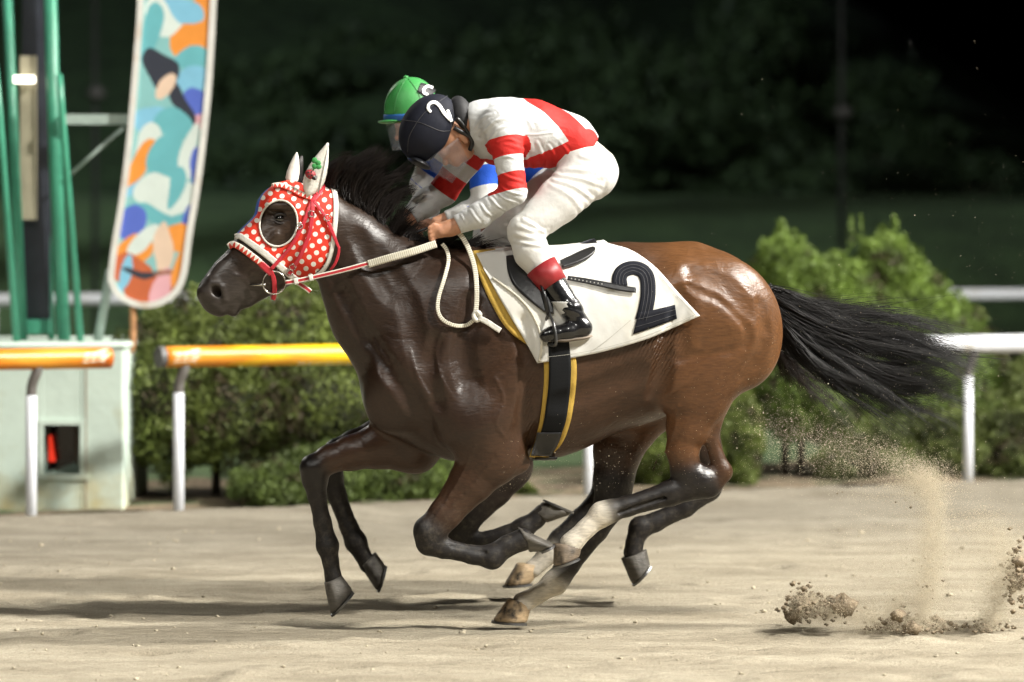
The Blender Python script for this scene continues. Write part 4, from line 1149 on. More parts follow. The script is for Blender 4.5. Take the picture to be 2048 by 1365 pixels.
for sg in (1, -1):
    c = rc_ * np.array([1, sg, 1])
    V, F = tube_vf([(c[0] + .046 * math.cos(a), c[1] - sg * .004, c[2] + .046 * math.sin(a)) for a in np.linspace(0, 2 * math.pi, 37)], .0036, 8, cap=False)
    ring = bridle.part("bit_ring", V, F, steel)
    c0 = surf1(np.array([500.0]), np.array([571.0]), .004)[0] * np.array([1, sg, 1]); c1 = surf1(np.array([527.0]), np.array([570.0]), .020)[0] * np.array([1, sg, 1])
    V, F = tube_vf([c0, c1, c1 + np.array([.008, 0, 0])], [.004, .006, .008], 8); bridle.part("mouthpiece", V, F, steel, parent=ring)

# ---- reins: from the ring, along the neck, to the hands; the free end loops down the shoulder
def rein_line(pts, ds, off, n):
    C = smooth_poly(np.array(pts, float), n); d = np.interp(np.linspace(0, 1, n), np.linspace(0, 1, len(ds)), ds)
    S = surf1(C[:, 0], C[:, 1], off); Hh_ = FR1.H(C[:, 0], C[:, 1], d)
    use = (S[:, 1] < d) & (fd1.sample(S) < off + .01)
    return np.where(use[:, None], S, Hh_), C
def ribbon(t, name, pts, ds, off, width, m, n=44, th=.004, parent=None, attrs=True):
    C = smooth_poly(np.array(pts, float), n); T = np.gradient(C, axis=0); T /= np.linalg.norm(T, axis=1)[:, None]; Nn = np.stack([-T[:, 1], T[:, 0]], 1)
    base, _ = rein_line(pts, ds, off, n); y = base[:, 1]
    k = 5; y = np.convolve(np.pad(y, 3, mode='edge'), np.ones(7) / 7, 'valid')
    rows = []
    for w in np.linspace(-.5, .5, k):
        q = C + Nn * w * width; rows.append(FR1.H(q[:, 0], q[:, 1], y))
    V = np.stack(rows, 1).reshape(-1, 3); u = np.concatenate([[0], np.cumsum(np.linalg.norm(np.diff(C, axis=0), axis=1))])
    return t.part(name, V, grid_faces(n, k), m, attrs=dict(u=np.repeat(u, k), v=np.tile(np.linspace(0, 1, k), n)), solid=th, parent=parent)
reins = Thing("reins", "white and red reins with ribbed rubber grips, loose end looped down the shoulder", "reins", FR1, Hh1((950, 650)))
rw = uv_mat("rein_red_white", "centre", (.64, .61, .53), (.42, .025, .035), .27, rough=.5)
rib = uv_mat("rein_ribbed", "ribs", (.62, .59, .49), (.32, .29, .22), 4.2, rough=.6, bump=.3)
ribbon(reins, "leather", [(571, 566), (600, 561), (640, 552), (690, 540), (738, 527)], [-.118, -.118, -.125, -.13, -.13], .02, 9.5, rw)
ribbon(reins, "rubber_grip", [(736, 529), (780, 516), (830, 502), (872, 488)], [-.13, -.15, -.15, -.125], .02, 15, rib, th=.008)
ribbon(reins, "keeper", [(588, 564), (596, 562)], [-.122, -.122], .026, 13, white_trim, n=6, th=.006)
ribbon(reins, "keeper", [(618, 557), (626, 555)], [-.126, -.126], .028, 13, white_trim, n=6, th=.006)
ribbon(reins, "loose_tab", [(596, 566), (605, 572), (614, 578), (621, 584)], [-.10, -.10, -.10], .02, 10, rw, n=12)
ribbon(reins, "loose_loop", [(884, 488), (893, 500), (897, 522), (889, 556), (877, 596), (876, 622), (886, 640), (908, 651), (932, 651), (950, 639)], [-.12, -.15, -.2, -.23], .016, 7.5, rib, n=70, th=.006)
ribbon(reins, "loose_loop", [(912, 462), (925, 475), (938, 500), (949, 535), (953, 570), (953, 605), (950, 636)], [-.11, -.16, -.2, -.24], .018, 9.5, rib, n=60, th=.006)
kn = surf1(np.array([954.0]), np.array([633.0]), .026)[0]
V, F = tube_vf([kn + np.array([.012 * math.cos(a), -.004 * math.sin(2 * a), .016 * math.sin(a)]) for a in np.linspace(0, 2 * math.pi, 21)], .0105, 8); reins.part("knot", V, F, white_trim)
ribbon(reins, "loose_tab", [(958, 636), (975, 645), (990, 655), (1001, 662)], [-.25, -.26, -.26], .024, 11, white_trim, n=14, th=.006)

# ---- saddle pad, number cloth, saddle, girth
def side_sheet(t, name, top, bot, nu, nv, off, m, solid=.004, parent=None, mirror=True, wob=0.0, curve=True, label=None):
    V, F, G = ruled(surf1, top, bot, nu, nv, off, curve)
    if wob:
        g = G.reshape(-1, 2); V = V.copy()
        V[:, 1] -= wob * (value_noise(g[:, 0] / 34 + g[:, 1] / 60, g[:, 1] / 75, 31) + .5 * value_noise(g[:, 0] / 14, g[:, 1] / 30, 32) - .3)
    o = t.part(name, V, F, m, solid=solid, parent=parent, label=label)
    if mirror: t.part(name, V * MIR, flipf(F), m, solid=solid, parent=parent)
    return o
pad = Thing("saddle_pad", "yellow foam pad under the white number cloth", "pad", FR1, H1((1000, 690)))
side_sheet(pad, "side_panel", [(944, 504), (962, 560), (984, 610), (1012, 656), (1050, 687), (1072, 700)], [(990, 500), (1010, 560), (1030, 610), (1060, 650), (1080, 680), (1090, 690)], 40, 8, .013, yellow_foam, solid=.012)
cloth = Thing("number_cloth", "white canvas saddle cloth with a large black 2", "cloth", FR1, H1((1200, 720)))
topl = [(953, 508), (1000, 500), (1060, 499), (1130, 497), (1180, 492), (1216, 487), (1262, 502), (1300, 524), (1335, 560), (1368, 598), (1400, 632)]
botl = [(953, 509), (972, 545), (1000, 598), (1040, 664), (1058, 696), (1075, 727), (1140, 717), (1210, 704), (1270, 687), (1340, 660), (1400, 633)]
nn = 60
tp_ = straight_poly([(953, 508), (1000, 500), (1060, 499), (1130, 497), (1216, 487)], nn); rt = smooth_poly([(1216, 487), (1264, 502), (1312, 536), (1356, 585), (1400, 632)], nn)
# sheet as a net between front edge and the curved back edge
fe = smooth_poly([(953, 508), (972, 545), (1000, 598), (1040, 664), (1075, 727)], nn); be = rt
topc = tp_; botc = smooth_poly([(1075, 727), (1140, 717), (1210, 703), (1290, 680), (1345, 657), (1400, 632)], nn)
U, W_ = np.meshgrid(np.linspace(0, 1, nn), np.linspace(0, 1, nn), indexing='ij')
Gc = (1 - U)[..., None] * fe[None, :] + U[..., None] * be[None, :] + (1 - W_)[..., None] * topc[:, None] + W_[..., None] * botc[:, None] \
     - ((1 - U) * (1 - W_))[..., None] * fe[0] - (U * (1 - W_))[..., None] * be[0] - ((1 - U) * W_)[..., None] * fe[-1] - (U * W_)[..., None] * be[-1]
def cloth_lift(G):
    gx, gy = G[..., 0], G[..., 1]
    d = gx * .85 + gy * .5
    return .021 + .006 * np.maximum(value_noise(d / 26, (gy - gx * .4) / 90, 41) - .35, 0) + .003 * value_noise(gx / 12, gy / 22, 42)
Pc = surf1(Gc[..., 0], Gc[..., 1], cloth_lift(Gc)).reshape(-1, 3); Fc = grid_faces(nn, nn)
cl_o = cloth.part("sheet", Pc, Fc, white_cloth, solid=.003)
cloth.part("sheet", Pc * MIR, flipf(Fc), white_cloth, solid=.003, label="far side sheet of the cloth")
# seam over the spine
top3 = Pc.reshape(nn, nn, 3)[:, 0]; row = np.stack([top3, top3 * np.array([1, 0, 1]) + np.array([0, 0, .012]), top3 * MIR], 1).reshape(-1, 3)
cloth.part("spine_panel", row, grid_faces(nn, 3), white_cloth, solid=.003)
# folded front flap with scalloped edging
side_sheet(cloth, "front_flap", [(968, 536), (990, 560), (1030, 590), (1062, 625), (1080, 665), (1082, 700), (1077, 724)], [(966, 536), (980, 560), (1000, 597), (1020, 632), (1042, 668), (1060, 700), (1075, 726)], 36, 8, .029, white_cloth, solid=.003)
edge = smooth_poly([(985, 556), (1010, 574), (1040, 598), (1064, 628), (1080, 665), (1083, 695), (1078, 724)], 46)
E3 = surf1(edge[:, 0], edge[:, 1], .034); V, F = tube_vf(E3, [.0045 if i % 2 else .0062 for i in range(46)], 8); cloth.part("scalloped_edging", V, F, mat("edging_cream", (.56, .53, .44), .8))
# hem stitch lines, diagonal seam
for pth, w in (([(1078, 716), (1140, 709), (1210, 696), (1290, 673), (1345, 650), (1390, 630)], .7), ([(1222, 494), (1264, 510), (1310, 543), (1352, 590), (1390, 630)], .7), ([(1180, 705), (1215, 680), (1262, 640)], .8)):
    V, F, G = strap(surf1, pth, w, 40, 2, .0285); cloth.part("stitch_line", V, F, mat("hem_stitch", (.36, .35, .31), .8), parent=cl_o)
# the number
num_path = [(1240, 573), (1239, 556), (1247, 542), (1267, 536), (1286, 543), (1295, 560), (1296, 590), (1291, 620), (1285, 642)]
noff = lambda G: cloth_lift(G) + .0045
def num_sheet(A, B, n, k, name, lift, m, parent=None):
    t_ = np.linspace(0, 1, k)[None, :, None]; G = A[:, None] * (1 - t_) + B[:, None] * t_
    P_ = surf1(G[..., 0], G[..., 1], cloth_lift(G) + lift).reshape(-1, 3)
    return cloth.part(name, P_, grid_faces(n, k), m, solid=.0015, parent=parent)
C_ = smooth_poly(num_path, 50); T_ = np.gradient(C_, axis=0); T_ /= np.linalg.norm(T_, axis=1)[:, None]; N_ = np.stack([-T_[:, 1], T_[:, 0]], 1)
wN = np.interp(np.linspace(0, 1, 50), [0, .3, .5, 1], [15.5, 13.5, 15, 15])[:, None]
num = num_sheet(C_ - N_ * wN, C_ + N_ * wN, 50, 7, "number", .0045, numblk, parent=cl_o)
bA = straight_poly([(1277, 625), (1302, 621.5), (1350, 610)], 24); bB = straight_poly([(1266, 669), (1300, 658), (1354, 638)], 24)
cloth.part("number_foot", *(lambda G: (surf1(G[..., 0], G[..., 1], cloth_lift(G) + .0062).reshape(-1, 3), grid_faces(24, 6)))(bA[:, None] * (1 - np.linspace(0, 1, 6)[None, :, None]) + bB[:, None] * np.linspace(0, 1, 6)[None, :, None]), numblk, solid=.0012, parent=cl_o)
for o_ in (-.45, 0, .45):
    c2 = C_ + N_ * wN * o_; num_sheet(c2 - N_ * .28, c2 + N_ * .28, 50, 2, "number_stitch", .0078, stitch, parent=cl_o)
for f_ in (.33, .68):
    c2 = bA * (1 - f_) + bB * f_; num_sheet(c2 - (0, .35), c2 + (0, .35), 24, 2, "number_stitch", .0095, stitch, parent=cl_o)

saddle = Thing("racing_saddle", "small black leather racing saddle on the white number cloth", "saddle", FR1, H1((1090, 640)))
side_sheet(saddle, "flap", [(1012, 513), (1016, 545), (1028, 572), (1052, 596), (1080, 618), (1098, 628)], [(1048, 508), (1072, 540), (1090, 570), (1100, 595), (1106, 615), (1108, 628)], 30, 9, .034, blackl, solid=.006)
# seat: low ridge with raised cantle
ridge = smooth_poly([(1010, 509), (1050, 507), (1100, 512), (1135, 512), (1162, 503), (1190, 494)], 30); wd = np.interp(np.linspace(0, 1, 30), [0, .3, .6, .85, 1], [.03, .06, .085, .10, .07])
V = []
for (x, y), w in zip(ridge, wd):
    c = H1((x, y)); k = 13
    for a in np.linspace(-1, 1, k): V.append(c + np.array([0, a * w * 1.7, .022 - .060 * abs(a) ** 1.7]))
saddle.part("seat", V, grid_faces(30, 13), blackl, solid=.014, soff=-1)
cant = smooth_poly([(1126, 522), (1140, 516), (1160, 506), (1180, 497), (1190, 500), (1186, 510), (1170, 520), (1150, 528), (1134, 532)], 30)
side_sheet(saddle, "cantle_wing", [(1120, 522), (1140, 513), (1164, 502), (1186, 495), (1191, 499)], [(1125, 536), (1145, 530), (1165, 522), (1184, 510), (1191, 500)], 24, 6, .042, blackl, solid=.010)
V, F, G = strap(surf1, [(1135, 556), (1170, 562), (1210, 570), (1250, 578), (1272, 581)], [8, 9.5, 11, 12, 10], 40, 5, .040)
ls = saddle.part("girth_strap", V, F, blackl, solid=.005)
for i in range(9):
    x = 1143 + i * 7.6; y = 557.5 + i * 1.35; q = surf1(np.array([x]), np.array([y]), .0445)[0]
    mb = MB(); mb.add([q + np.array([.0028 * math.cos(a), 0, .0028 * math.sin(a)]) for a in np.linspace(0, 2 * math.pi, 8, endpoint=False)], [tuple(range(8))]); saddle.part("strap_hole", mb.v, mb.f, mat("eyelet_pale", (.6, .6, .58), .4, metal=.5), parent=ls, smooth=False)
girth = Thing("girth", "wide black elastic girth edged with yellow foam under the horse's belly", "girth", FR1, H1((1085, 915)))
gl = [(1096, 684), (1098, 730), (1096, 780), (1088, 840), (1076, 885), (1065, 912)]; gr = [(1138, 684), (1142, 730), (1140, 780), (1132, 840), (1118, 880), (1102, 913)]
yl = [(1086, 700), (1088, 745), (1086, 790), (1079, 845), (1069, 885), (1061, 914)]; yr = [(1148, 700), (1153, 735), (1150, 785), (1141, 840), (1124, 885), (1094, 916)]
gm_ = uv_mat("girth_web", "ribs", (.007, .0075, .008), (.013, .014, .016), 2.6, rough=.8, bump=.5, bscale=220, spec=.15)
V, F, G = ruled(surf1, yl, yr, 40, 9, .012); o = girth.part("foam_lining", V, F, yellow_foam, solid=.010); girth.part("foam_lining", V * MIR, flipf(F), yellow_foam, solid=.010)
V, F, G = ruled(surf1, gl, gr, 60, 9, .026); u_, v_ = uv_of(G); girth.part("web", V, F, gm_, solid=.004, attrs=dict(u=u_, v=v_)); girth.part("web", V * MIR, flipf(F), gm_, solid=.004, attrs=dict(u=u_, v=v_))
V, F, G = ruled(surf1, [(1074, 866), (1070, 884), (1062, 912)], [(1124, 866), (1117, 886), (1103, 912)], 14, 7, .032); girth.part("leather_end", V, F, blackl, solid=.004)
# under the breast both halves meet
Ve = np.array([np.array([H1((1084, 914))[0] + dx, y, H1((1084, 919))[2] + .012 * (abs(y) / .12) ** 2]) for dx in (-.045, 0, .045) for y in np.linspace(-.12, .12, 9)])
girth.part("belly_section", Ve, grid_faces(3, 9), blackl, solid=.008)
# ------------------------------------------------------------------ jockeys
def displace(V, Q, amp, fn):
    """push cloth vertices along their normals"""
    n = np.zeros_like(V)
    a = V[Q[:, 1]] - V[Q[:, 0]]; b = V[Q[:, 3]] - V[Q[:, 0]]; fnm = np.cross(a, b)
    for k in range(4): np.add.at(n, Q[:, k], fnm)
    n /= np.maximum(np.linalg.norm(n, axis=1), 1e-12)[:, None]
    return V + n * (amp * fn(V))[:, None]

def ridge_noise(V, d, f, g, seed):
    """folds: ridged noise that varies fast along direction d and slowly across it"""
    d = np.array(d, float); d /= np.linalg.norm(d); e = np.array([-d[2], 0, d[0]]); 
    u = V @ d; w = V @ e
    q = value_noise(u * f + value_noise(w * 5 + 50, u * 5 + 50, seed) * 2 + 100, w * g + V[:, 1] * g + 100, seed + 1)
    return 1 - np.abs(2 * q - 1) * 2

def cloth_mat(name, A, B, rough=.7, weave=260, spec=.3):
    m = uv_mat(name, "field", A, B, rough=rough, bump=.0, spec=spec)
    nt = m.node_tree; N = nt.nodes; L = nt.links; p = N["Principled BSDF"]
    tc = N.new("ShaderNodeTexCoord")
    n1 = N.new("ShaderNodeTexNoise"); n1.inputs["Scale"].default_value = 14; n1.inputs["Detail"].default_value = 4; n1.inputs["Distortion"].default_value = 1.2; L.new(tc.outputs["Object"], n1.inputs["Vector"])
    v1 = N.new("ShaderNodeTexVoronoi"); v1.inputs["Scale"].default_value = weave; L.new(tc.outputs["Object"], v1.inputs["Vector"])
    b1 = N.new("ShaderNodeBump"); b1.inputs["Strength"].default_value = .25; b1.inputs["Distance"].default_value = .02; L.new(n1.outputs["Fac"], b1.inputs["Height"])
    b2 = N.new("ShaderNodeBump"); b2.inputs["Strength"].default_value = .25; b2.inputs["Distance"].default_value = .002; L.new(v1.outputs["Distance"], b2.inputs["Height"]); L.new(b1.outputs[0], b2.inputs["Normal"])
    L.new(b2.outputs[0], p.inputs["Normal"])
    p.inputs["Subsurface Weight"].default_value = 0.0
    return m

def ellipsoid(fr, c, r1, r2, l, ang, nu=28, nv=18):
    """ellipsoid points: c local, r1/r2 metres in plane, l lateral"""
    V = []
    for w in np.linspace(.02, math.pi - .02, nv):
        for u in np.linspace(0, 2 * math.pi, nu, endpoint=False):
            a = math.cos(w) * r1; b = math.sin(w) * math.cos(u) * r2; y = math.sin(w) * math.sin(u) * l
            V.append((c[0] + a * math.cos(ang) - b * math.sin(ang), c[1] + y, c[2] + a * math.sin(ang) + b * math.cos(ang)))
    F = [(i * nu + j, i * nu + (j + 1) % nu, (i + 1) * nu + (j + 1) % nu, (i + 1) * nu + j) for i in range(nv - 1) for j in range(nu)]
    return V, F

def build_jockey(fr, J, label, cfg):
    k_ = fr.px
    H = lambda q: fr.H(q[0], q[1], q[2] if len(q) > 2 else 0.0)
    lo = fr.H(740, 720, 0); hi = fr.H(1260, 130, 0)
    def field(h): return Field((lo[0], -.47, lo[2]), (hi[0], .47, hi[2]), h)
    SK = (.48, .24, .14)
    def L(a, b, ra, rb, la=None, lb=None, infl=0.0):
        return Limb(H(a), H(b), ra * k_ + infl, rb * k_ + infl, None if la is None else la + infl, None if lb is None else lb + infl, SK)
    def torso(f, g):
        for a, b, ra, rb, la, lb in J['torso']: f.union(L(a, b, ra, rb, la, lb, g), .05)
    def arms(f, g):
        for ch in J['arms']:
            for i in range(len(ch) - 1):
                a, b = ch[i], ch[i + 1]; f.union(L(a[:3], b[:3], a[3], b[3], None, None, g), .035 if i == 0 else .02)
    def legs(f, g, sel=None):
        for ch in J['legs']:
            for i in range(len(ch) - 1):
                a, b = ch[i], ch[i + 1]; f.union(L(a[:3], b[:3], a[3], b[3], None, None, g), .04 if i == 0 else .02)
    t = Thing("person", label, "person", fr, H((1130, 690)))
    # body: one continuous figure with head, face, hands and fingers
    f = field(.0046)
    torso(f, -.012); arms(f, -.007); legs(f, -.010)
    for a, b, ra, rb, la, lb, kk in J['head']: f.union(L(a, b, ra, rb, la, lb), kk)
    for hd in J['hands']:
        for a, b, ra, rb, kk in hd: f.union(L(a, b, ra, rb), kk)
    V, Q = f.mesh(0, 2)
    skin = mat("skin", (.44, .215, .125), .5, var=.12, scale=30, bump=.2, bscale=120, bdist=.002)
    skin.node_tree.nodes["Principled BSDF"].inputs["Subsurface Weight"].default_value = .08
    skin.node_tree.nodes["Principled BSDF"].inputs["Subsurface Radius"].default_value = (.01, .004, .002)
    body = t.part("body", V, Q, skin)
    # jersey
    f = field(.0044); torso(f, .002); arms(f, .002)
    for p, n, b in J['jersey_cuts']:
        P = H(p); q = H((p[0] + n[0], p[1] + n[1], p[2] + n[2] if len(n) > 2 else p[2])) - P
        bl = None
        if b: f.clip(P, q, lo=P - b, hi=P + b)
        else: f.clip(P, q)
    V, Q = f.mesh(0, 2)
    px = fr.pix(V * np.array([1, 0, 1]))
    V = displace(V, Q, 1.0, cfg['folds_j'])
    u = cfg['jersey_field'](V, px)
    t.part("jersey", V, Q, cfg['jersey_mat'], attrs=dict(u=u, v=np.zeros(len(V))), label=cfg['jersey_label'])
    # breeches
    f = field(.0052)
    f.union(L(*J['pelvis'], .006), .03); legs(f, .005)
    for p, n, b in J['breech_cuts']:
        P = H(p); q = H((p[0] + n[0], p[1] + n[1], p[2])) - P
        if b: f.clip(P, q, lo=P - b, hi=P + b)
        else: f.clip(P, q)
    V, Q = f.mesh(0, 2); V = displace(V, Q, 1.0, cfg['folds_b'])
    t.part("breeches", V, Q, mat("white_breeches", (.56, .555, .53), .6, var=.07, scale=6, bump=.40, bscale=13, bdist=.02, spec=.3, dirt=((.50, .47, .40), 7, .58, .8)))
    # boots
    for bi, ch in enumerate(J['boots']):
        f = field(.0060)
        for i in range(len(ch) - 1):
            a, b = ch[i], ch[i + 1]
            if a[3] and b[3]: f.union(L(a[:3], b[:3], a[3], b[3], None, None, .004), .018)
        P = H(J['boot_top'][bi][0]); q = H(J['boot_top'][bi][1]) - P; f.clip(P, q)
        V, Q = f.mesh(0, 2)
        ank = H(ch[2][:3]); dz = np.abs(V[:, 2] - ank[2])
        V = displace(V, Q, 1.0, lambda W: -.0022 * np.exp(-(dz / .04) ** 2) * np.maximum(0, np.sin(W[:, 2] * 210 + W[:, 0] * 60)))
        bo = t.part("boot", V, Q, mat("polished_boot", (.008, .008, .009), .24, var=.3, scale=10, bump=.15, bscale=20, bdist=.006, coat=.4))
        V, F = tube_vf([H(p[:3]) for p in J['boot_band'][bi]], [p[3] * k_ + .009 for p in J['boot_band'][bi]], 28, cap=True)
        t.part("boot_top", V, F, mat("boot_red_leather", (.24, .012, .015), .5, var=.15, scale=14, bump=.15), parent=bo)
        if J.get('sole'):
            P_ = [H(p) for p in J['sole'][bi]]; V, F = tube_vf(P_, [.012, .026, .030, .020], 12, flat=.28, side=(0, 0, 1))
            t.part("sole", V, F, mat("boot_sole", (.16, .13, .10), .8, var=.3), parent=bo)
    # helmet shell with cloth cover
    hc = J['helmet']; c = H((hc[0], hc[1], hc[2] if len(hc) > 6 else 0)); r1, r2, lat, ang = hc[-4] * k_, hc[-3] * k_, hc[-2], math.radians(hc[-1])
    f = Field(c - .2, c + .2, .005); f.union(Lump(c, r1, r2, lat, ang), .01)
    for p, n in J['helmet_cuts']:
        P = H(p); f.clip(P, H((p[0] + n[0], p[1] + n[1], 0)) - H((p[0], p[1], 0)))
    V, Q = f.mesh(0, 1)
    he = t.part("helmet", V, Q, cfg['helmet_mat'])
    hs = make_surf(f, fr)
    for pth in J['seams']:
        q = smooth_poly(pth, 20); P3 = hs(q[:, 0], q[:, 1], .0005); V, F = tube_vf(P3, .0016, 5); t.part("helmet_seam", V, F, cfg['seam_mat'], parent=he)
    pk = J['peak']; V, F = ellipsoid(fr, H(pk[0]), pk[1] * k_, pk[2] * k_, pk[3], math.radians(pk[4])); t.part("helmet_peak", V, F, cfg['peak_mat'], parent=he)
    if 'button' in J:
        V, F = ellipsoid(fr, H(J['button']), .012, .008, .012, 0, 12, 8); t.part("cap_button", V, F, cfg['helmet_mat'], parent=he)
    if 'cap_band' in J:
        V, F, G = strap(hs, J['cap_band'], J.get('cap_band_w', 10), 24, 4, .003); t.part("cap_band", V, F, cfg['band_mat'], parent=he, solid=.002)
    for nm, pth, w, off, m in J['helmet_marks']:
        V, F, G = strap(hs, pth, w, 36, 5, off); t.part(nm, V, F, m, parent=he, solid=.0012)
    # visor: clear curved sheet in front of the face
    vt, vb, vl = J['visor']; V = []; n1, n2 = 25, 8
    for th_ in np.linspace(-math.pi / 2, math.pi / 2, n1):
        cs = max(math.cos(th_), 0) ** .8; tp = np.array(vt[0]) * (1 - cs) + np.array(vt[1]) * cs; bt = np.array(vb[0]) * (1 - cs) + np.array(vb[1]) * cs
        for s in np.linspace(0, 1, n2):
            q = tp * (1 - s) + bt * s; V.append(fr.H(q[0], q[1], vl * math.sin(th_)))
    t.part("visor", V, grid_faces(n1, n2), visor_mat(), parent=he, solid=.0012)
    for nm, pth, rr, m in J['straps']:
        V, F = tube_vf([H(p) for p in smooth_poly(pth, 16)], rr, 8); t.part(nm, V, F, m)
    # collar
    return t

def visor_mat():
    if "clear_visor" in MATS: return MATS["clear_visor"]
    m = bpy.data.materials.new("clear_visor"); m.use_nodes = True; nt = m.node_tree; N = nt.nodes; Lk = nt.links
    p = N["Principled BSDF"]; out = N["Material Output"]
    p.inputs["Base Color"].default_value = (.55, .60, .68, 1); p.inputs["Roughness"].default_value = .12
    tr = N.new("ShaderNodeBsdfTransparent"); mx = N.new("ShaderNodeMixShader")
    nz = N.new("ShaderNodeTexNoise"); nz.inputs["Scale"].default_value = 60; nz.inputs["Detail"].default_value = 6
    tc = N.new("ShaderNodeTexCoord"); Lk.new(tc.outputs["Object"], nz.inputs["Vector"])
    mr = N.new("ShaderNodeMapRange"); mr.inputs["To Min"].default_value = .03; mr.inputs["To Max"].default_value = .15; Lk.new(nz.outputs["Fac"], mr.inputs["Value"])
    Lk.new(mr.outputs[0], mx.inputs[0]); Lk.new(tr.outputs[0], mx.inputs[1]); Lk.new(p.outputs[0], mx.inputs[2]); Lk.new(mx.outputs[0], out.inputs[0])
    MATS["clear_visor"] = m
    return m

def arm_bands(V, fr, chain, bands, hit):
    """signed field (negative inside the coloured bands) along shoulder-elbow of one arm"""
    a, b = fr.H(*chain[0][:3]), fr.H(*chain[1][:3]); ab = b - a; Lr = np.linalg.norm(ab)
    h = ((V - a) @ ab) / (Lr * Lr)
    d = np.full(len(V), 9.0)
    for t0, t1 in bands: d = np.minimum(d, np.maximum(t0 - h, h - t1) * Lr)
    rr = np.linalg.norm(V - a - np.clip(h, 0, 1)[:, None] * ab, axis=1)
    return np.where(rr < hit, d, 9.0), rr
def seg_dist(V, a, b):
    ab = b - a; h = np.clip(((V - a) @ ab) / (ab @ ab), 0, 1); return np.linalg.norm(V - a - h[:, None] * ab, axis=1)

# near jockey ----------------------------------------------------------
def fingers(w, kx, ky, d0, curl, n=4, sx=-2.2, sy=7.0, dd=.006, r=6.5):
    out = []
    for i in range(n):
        a = (kx + sx * i, ky + sy * i, d0 + dd * i); L_ = (1.0, 1.08, 1.02, .84)[i]
        b = (a[0] + curl[0][0] * L_, a[1] + curl[0][1] * L_, a[2] + curl[0][2]); c = (b[0] + curl[1][0] * L_, b[1] + curl[1][1] * L_, b[2] + curl[1][2])
        e = (c[0] + curl[2][0] * L_, c[1] + curl[2][1] * L_, c[2] + curl[2][2])
        rr = r * (1.0, 1.02, .98, .86)[i] * .62
        out += [((w[0] * .45 + a[0] * .55, w[1] * .45 + a[1] * .55, w[2] * .45 + a[2] * .55), a, rr * 1.25, rr * 1.15, .010), (a, b, rr * 1.12, rr, .0025), (b, c, rr, rr * .9, .002), (c, e, rr * .9, rr * .72, .002)]
    return out
wrist_n, wrist_f = (908, 455, -.115), (815, 437, .125)
hand_n = [((918, 452, -.118), (900, 457, -.115), 15, 15, .02), ((900, 457, -.115), (882, 463, -.118), 14, 13.5, .02)] + \
    fingers((900, 458, -.115), 868, 450, -.128, [(-9, 6, -.002), (1, 11, .016), (10, 6, .020)], sx=1.0, sy=8.4, dd=.002) + \
    [((890, 452, -.10), (872, 450, -.085), 8, 6.5, .012), ((872, 450, -.085), (862, 462, -.085), 6.2, 5.4, .004), ((862, 462, -.085), (862, 474, -.09), 5.4, 4.4, .004)]
hand_f = [((826, 430, .13), (812, 440, .125), 14, 14, .02), ((812, 440, .125), (800, 446, .11), 14, 13, .02)] + \
    fingers((812, 440, .125), 798, 438, .10, [(-4, 8, -.006), (5, 8, -.012), (7, 2, -.010)], sx=1.8, sy=5.4, dd=.008) + [((812, 434, .11), (800, 436, .09), 7, 6, .01), ((800, 436, .09), (797, 446, .085), 5.6, 4.6, .004)]
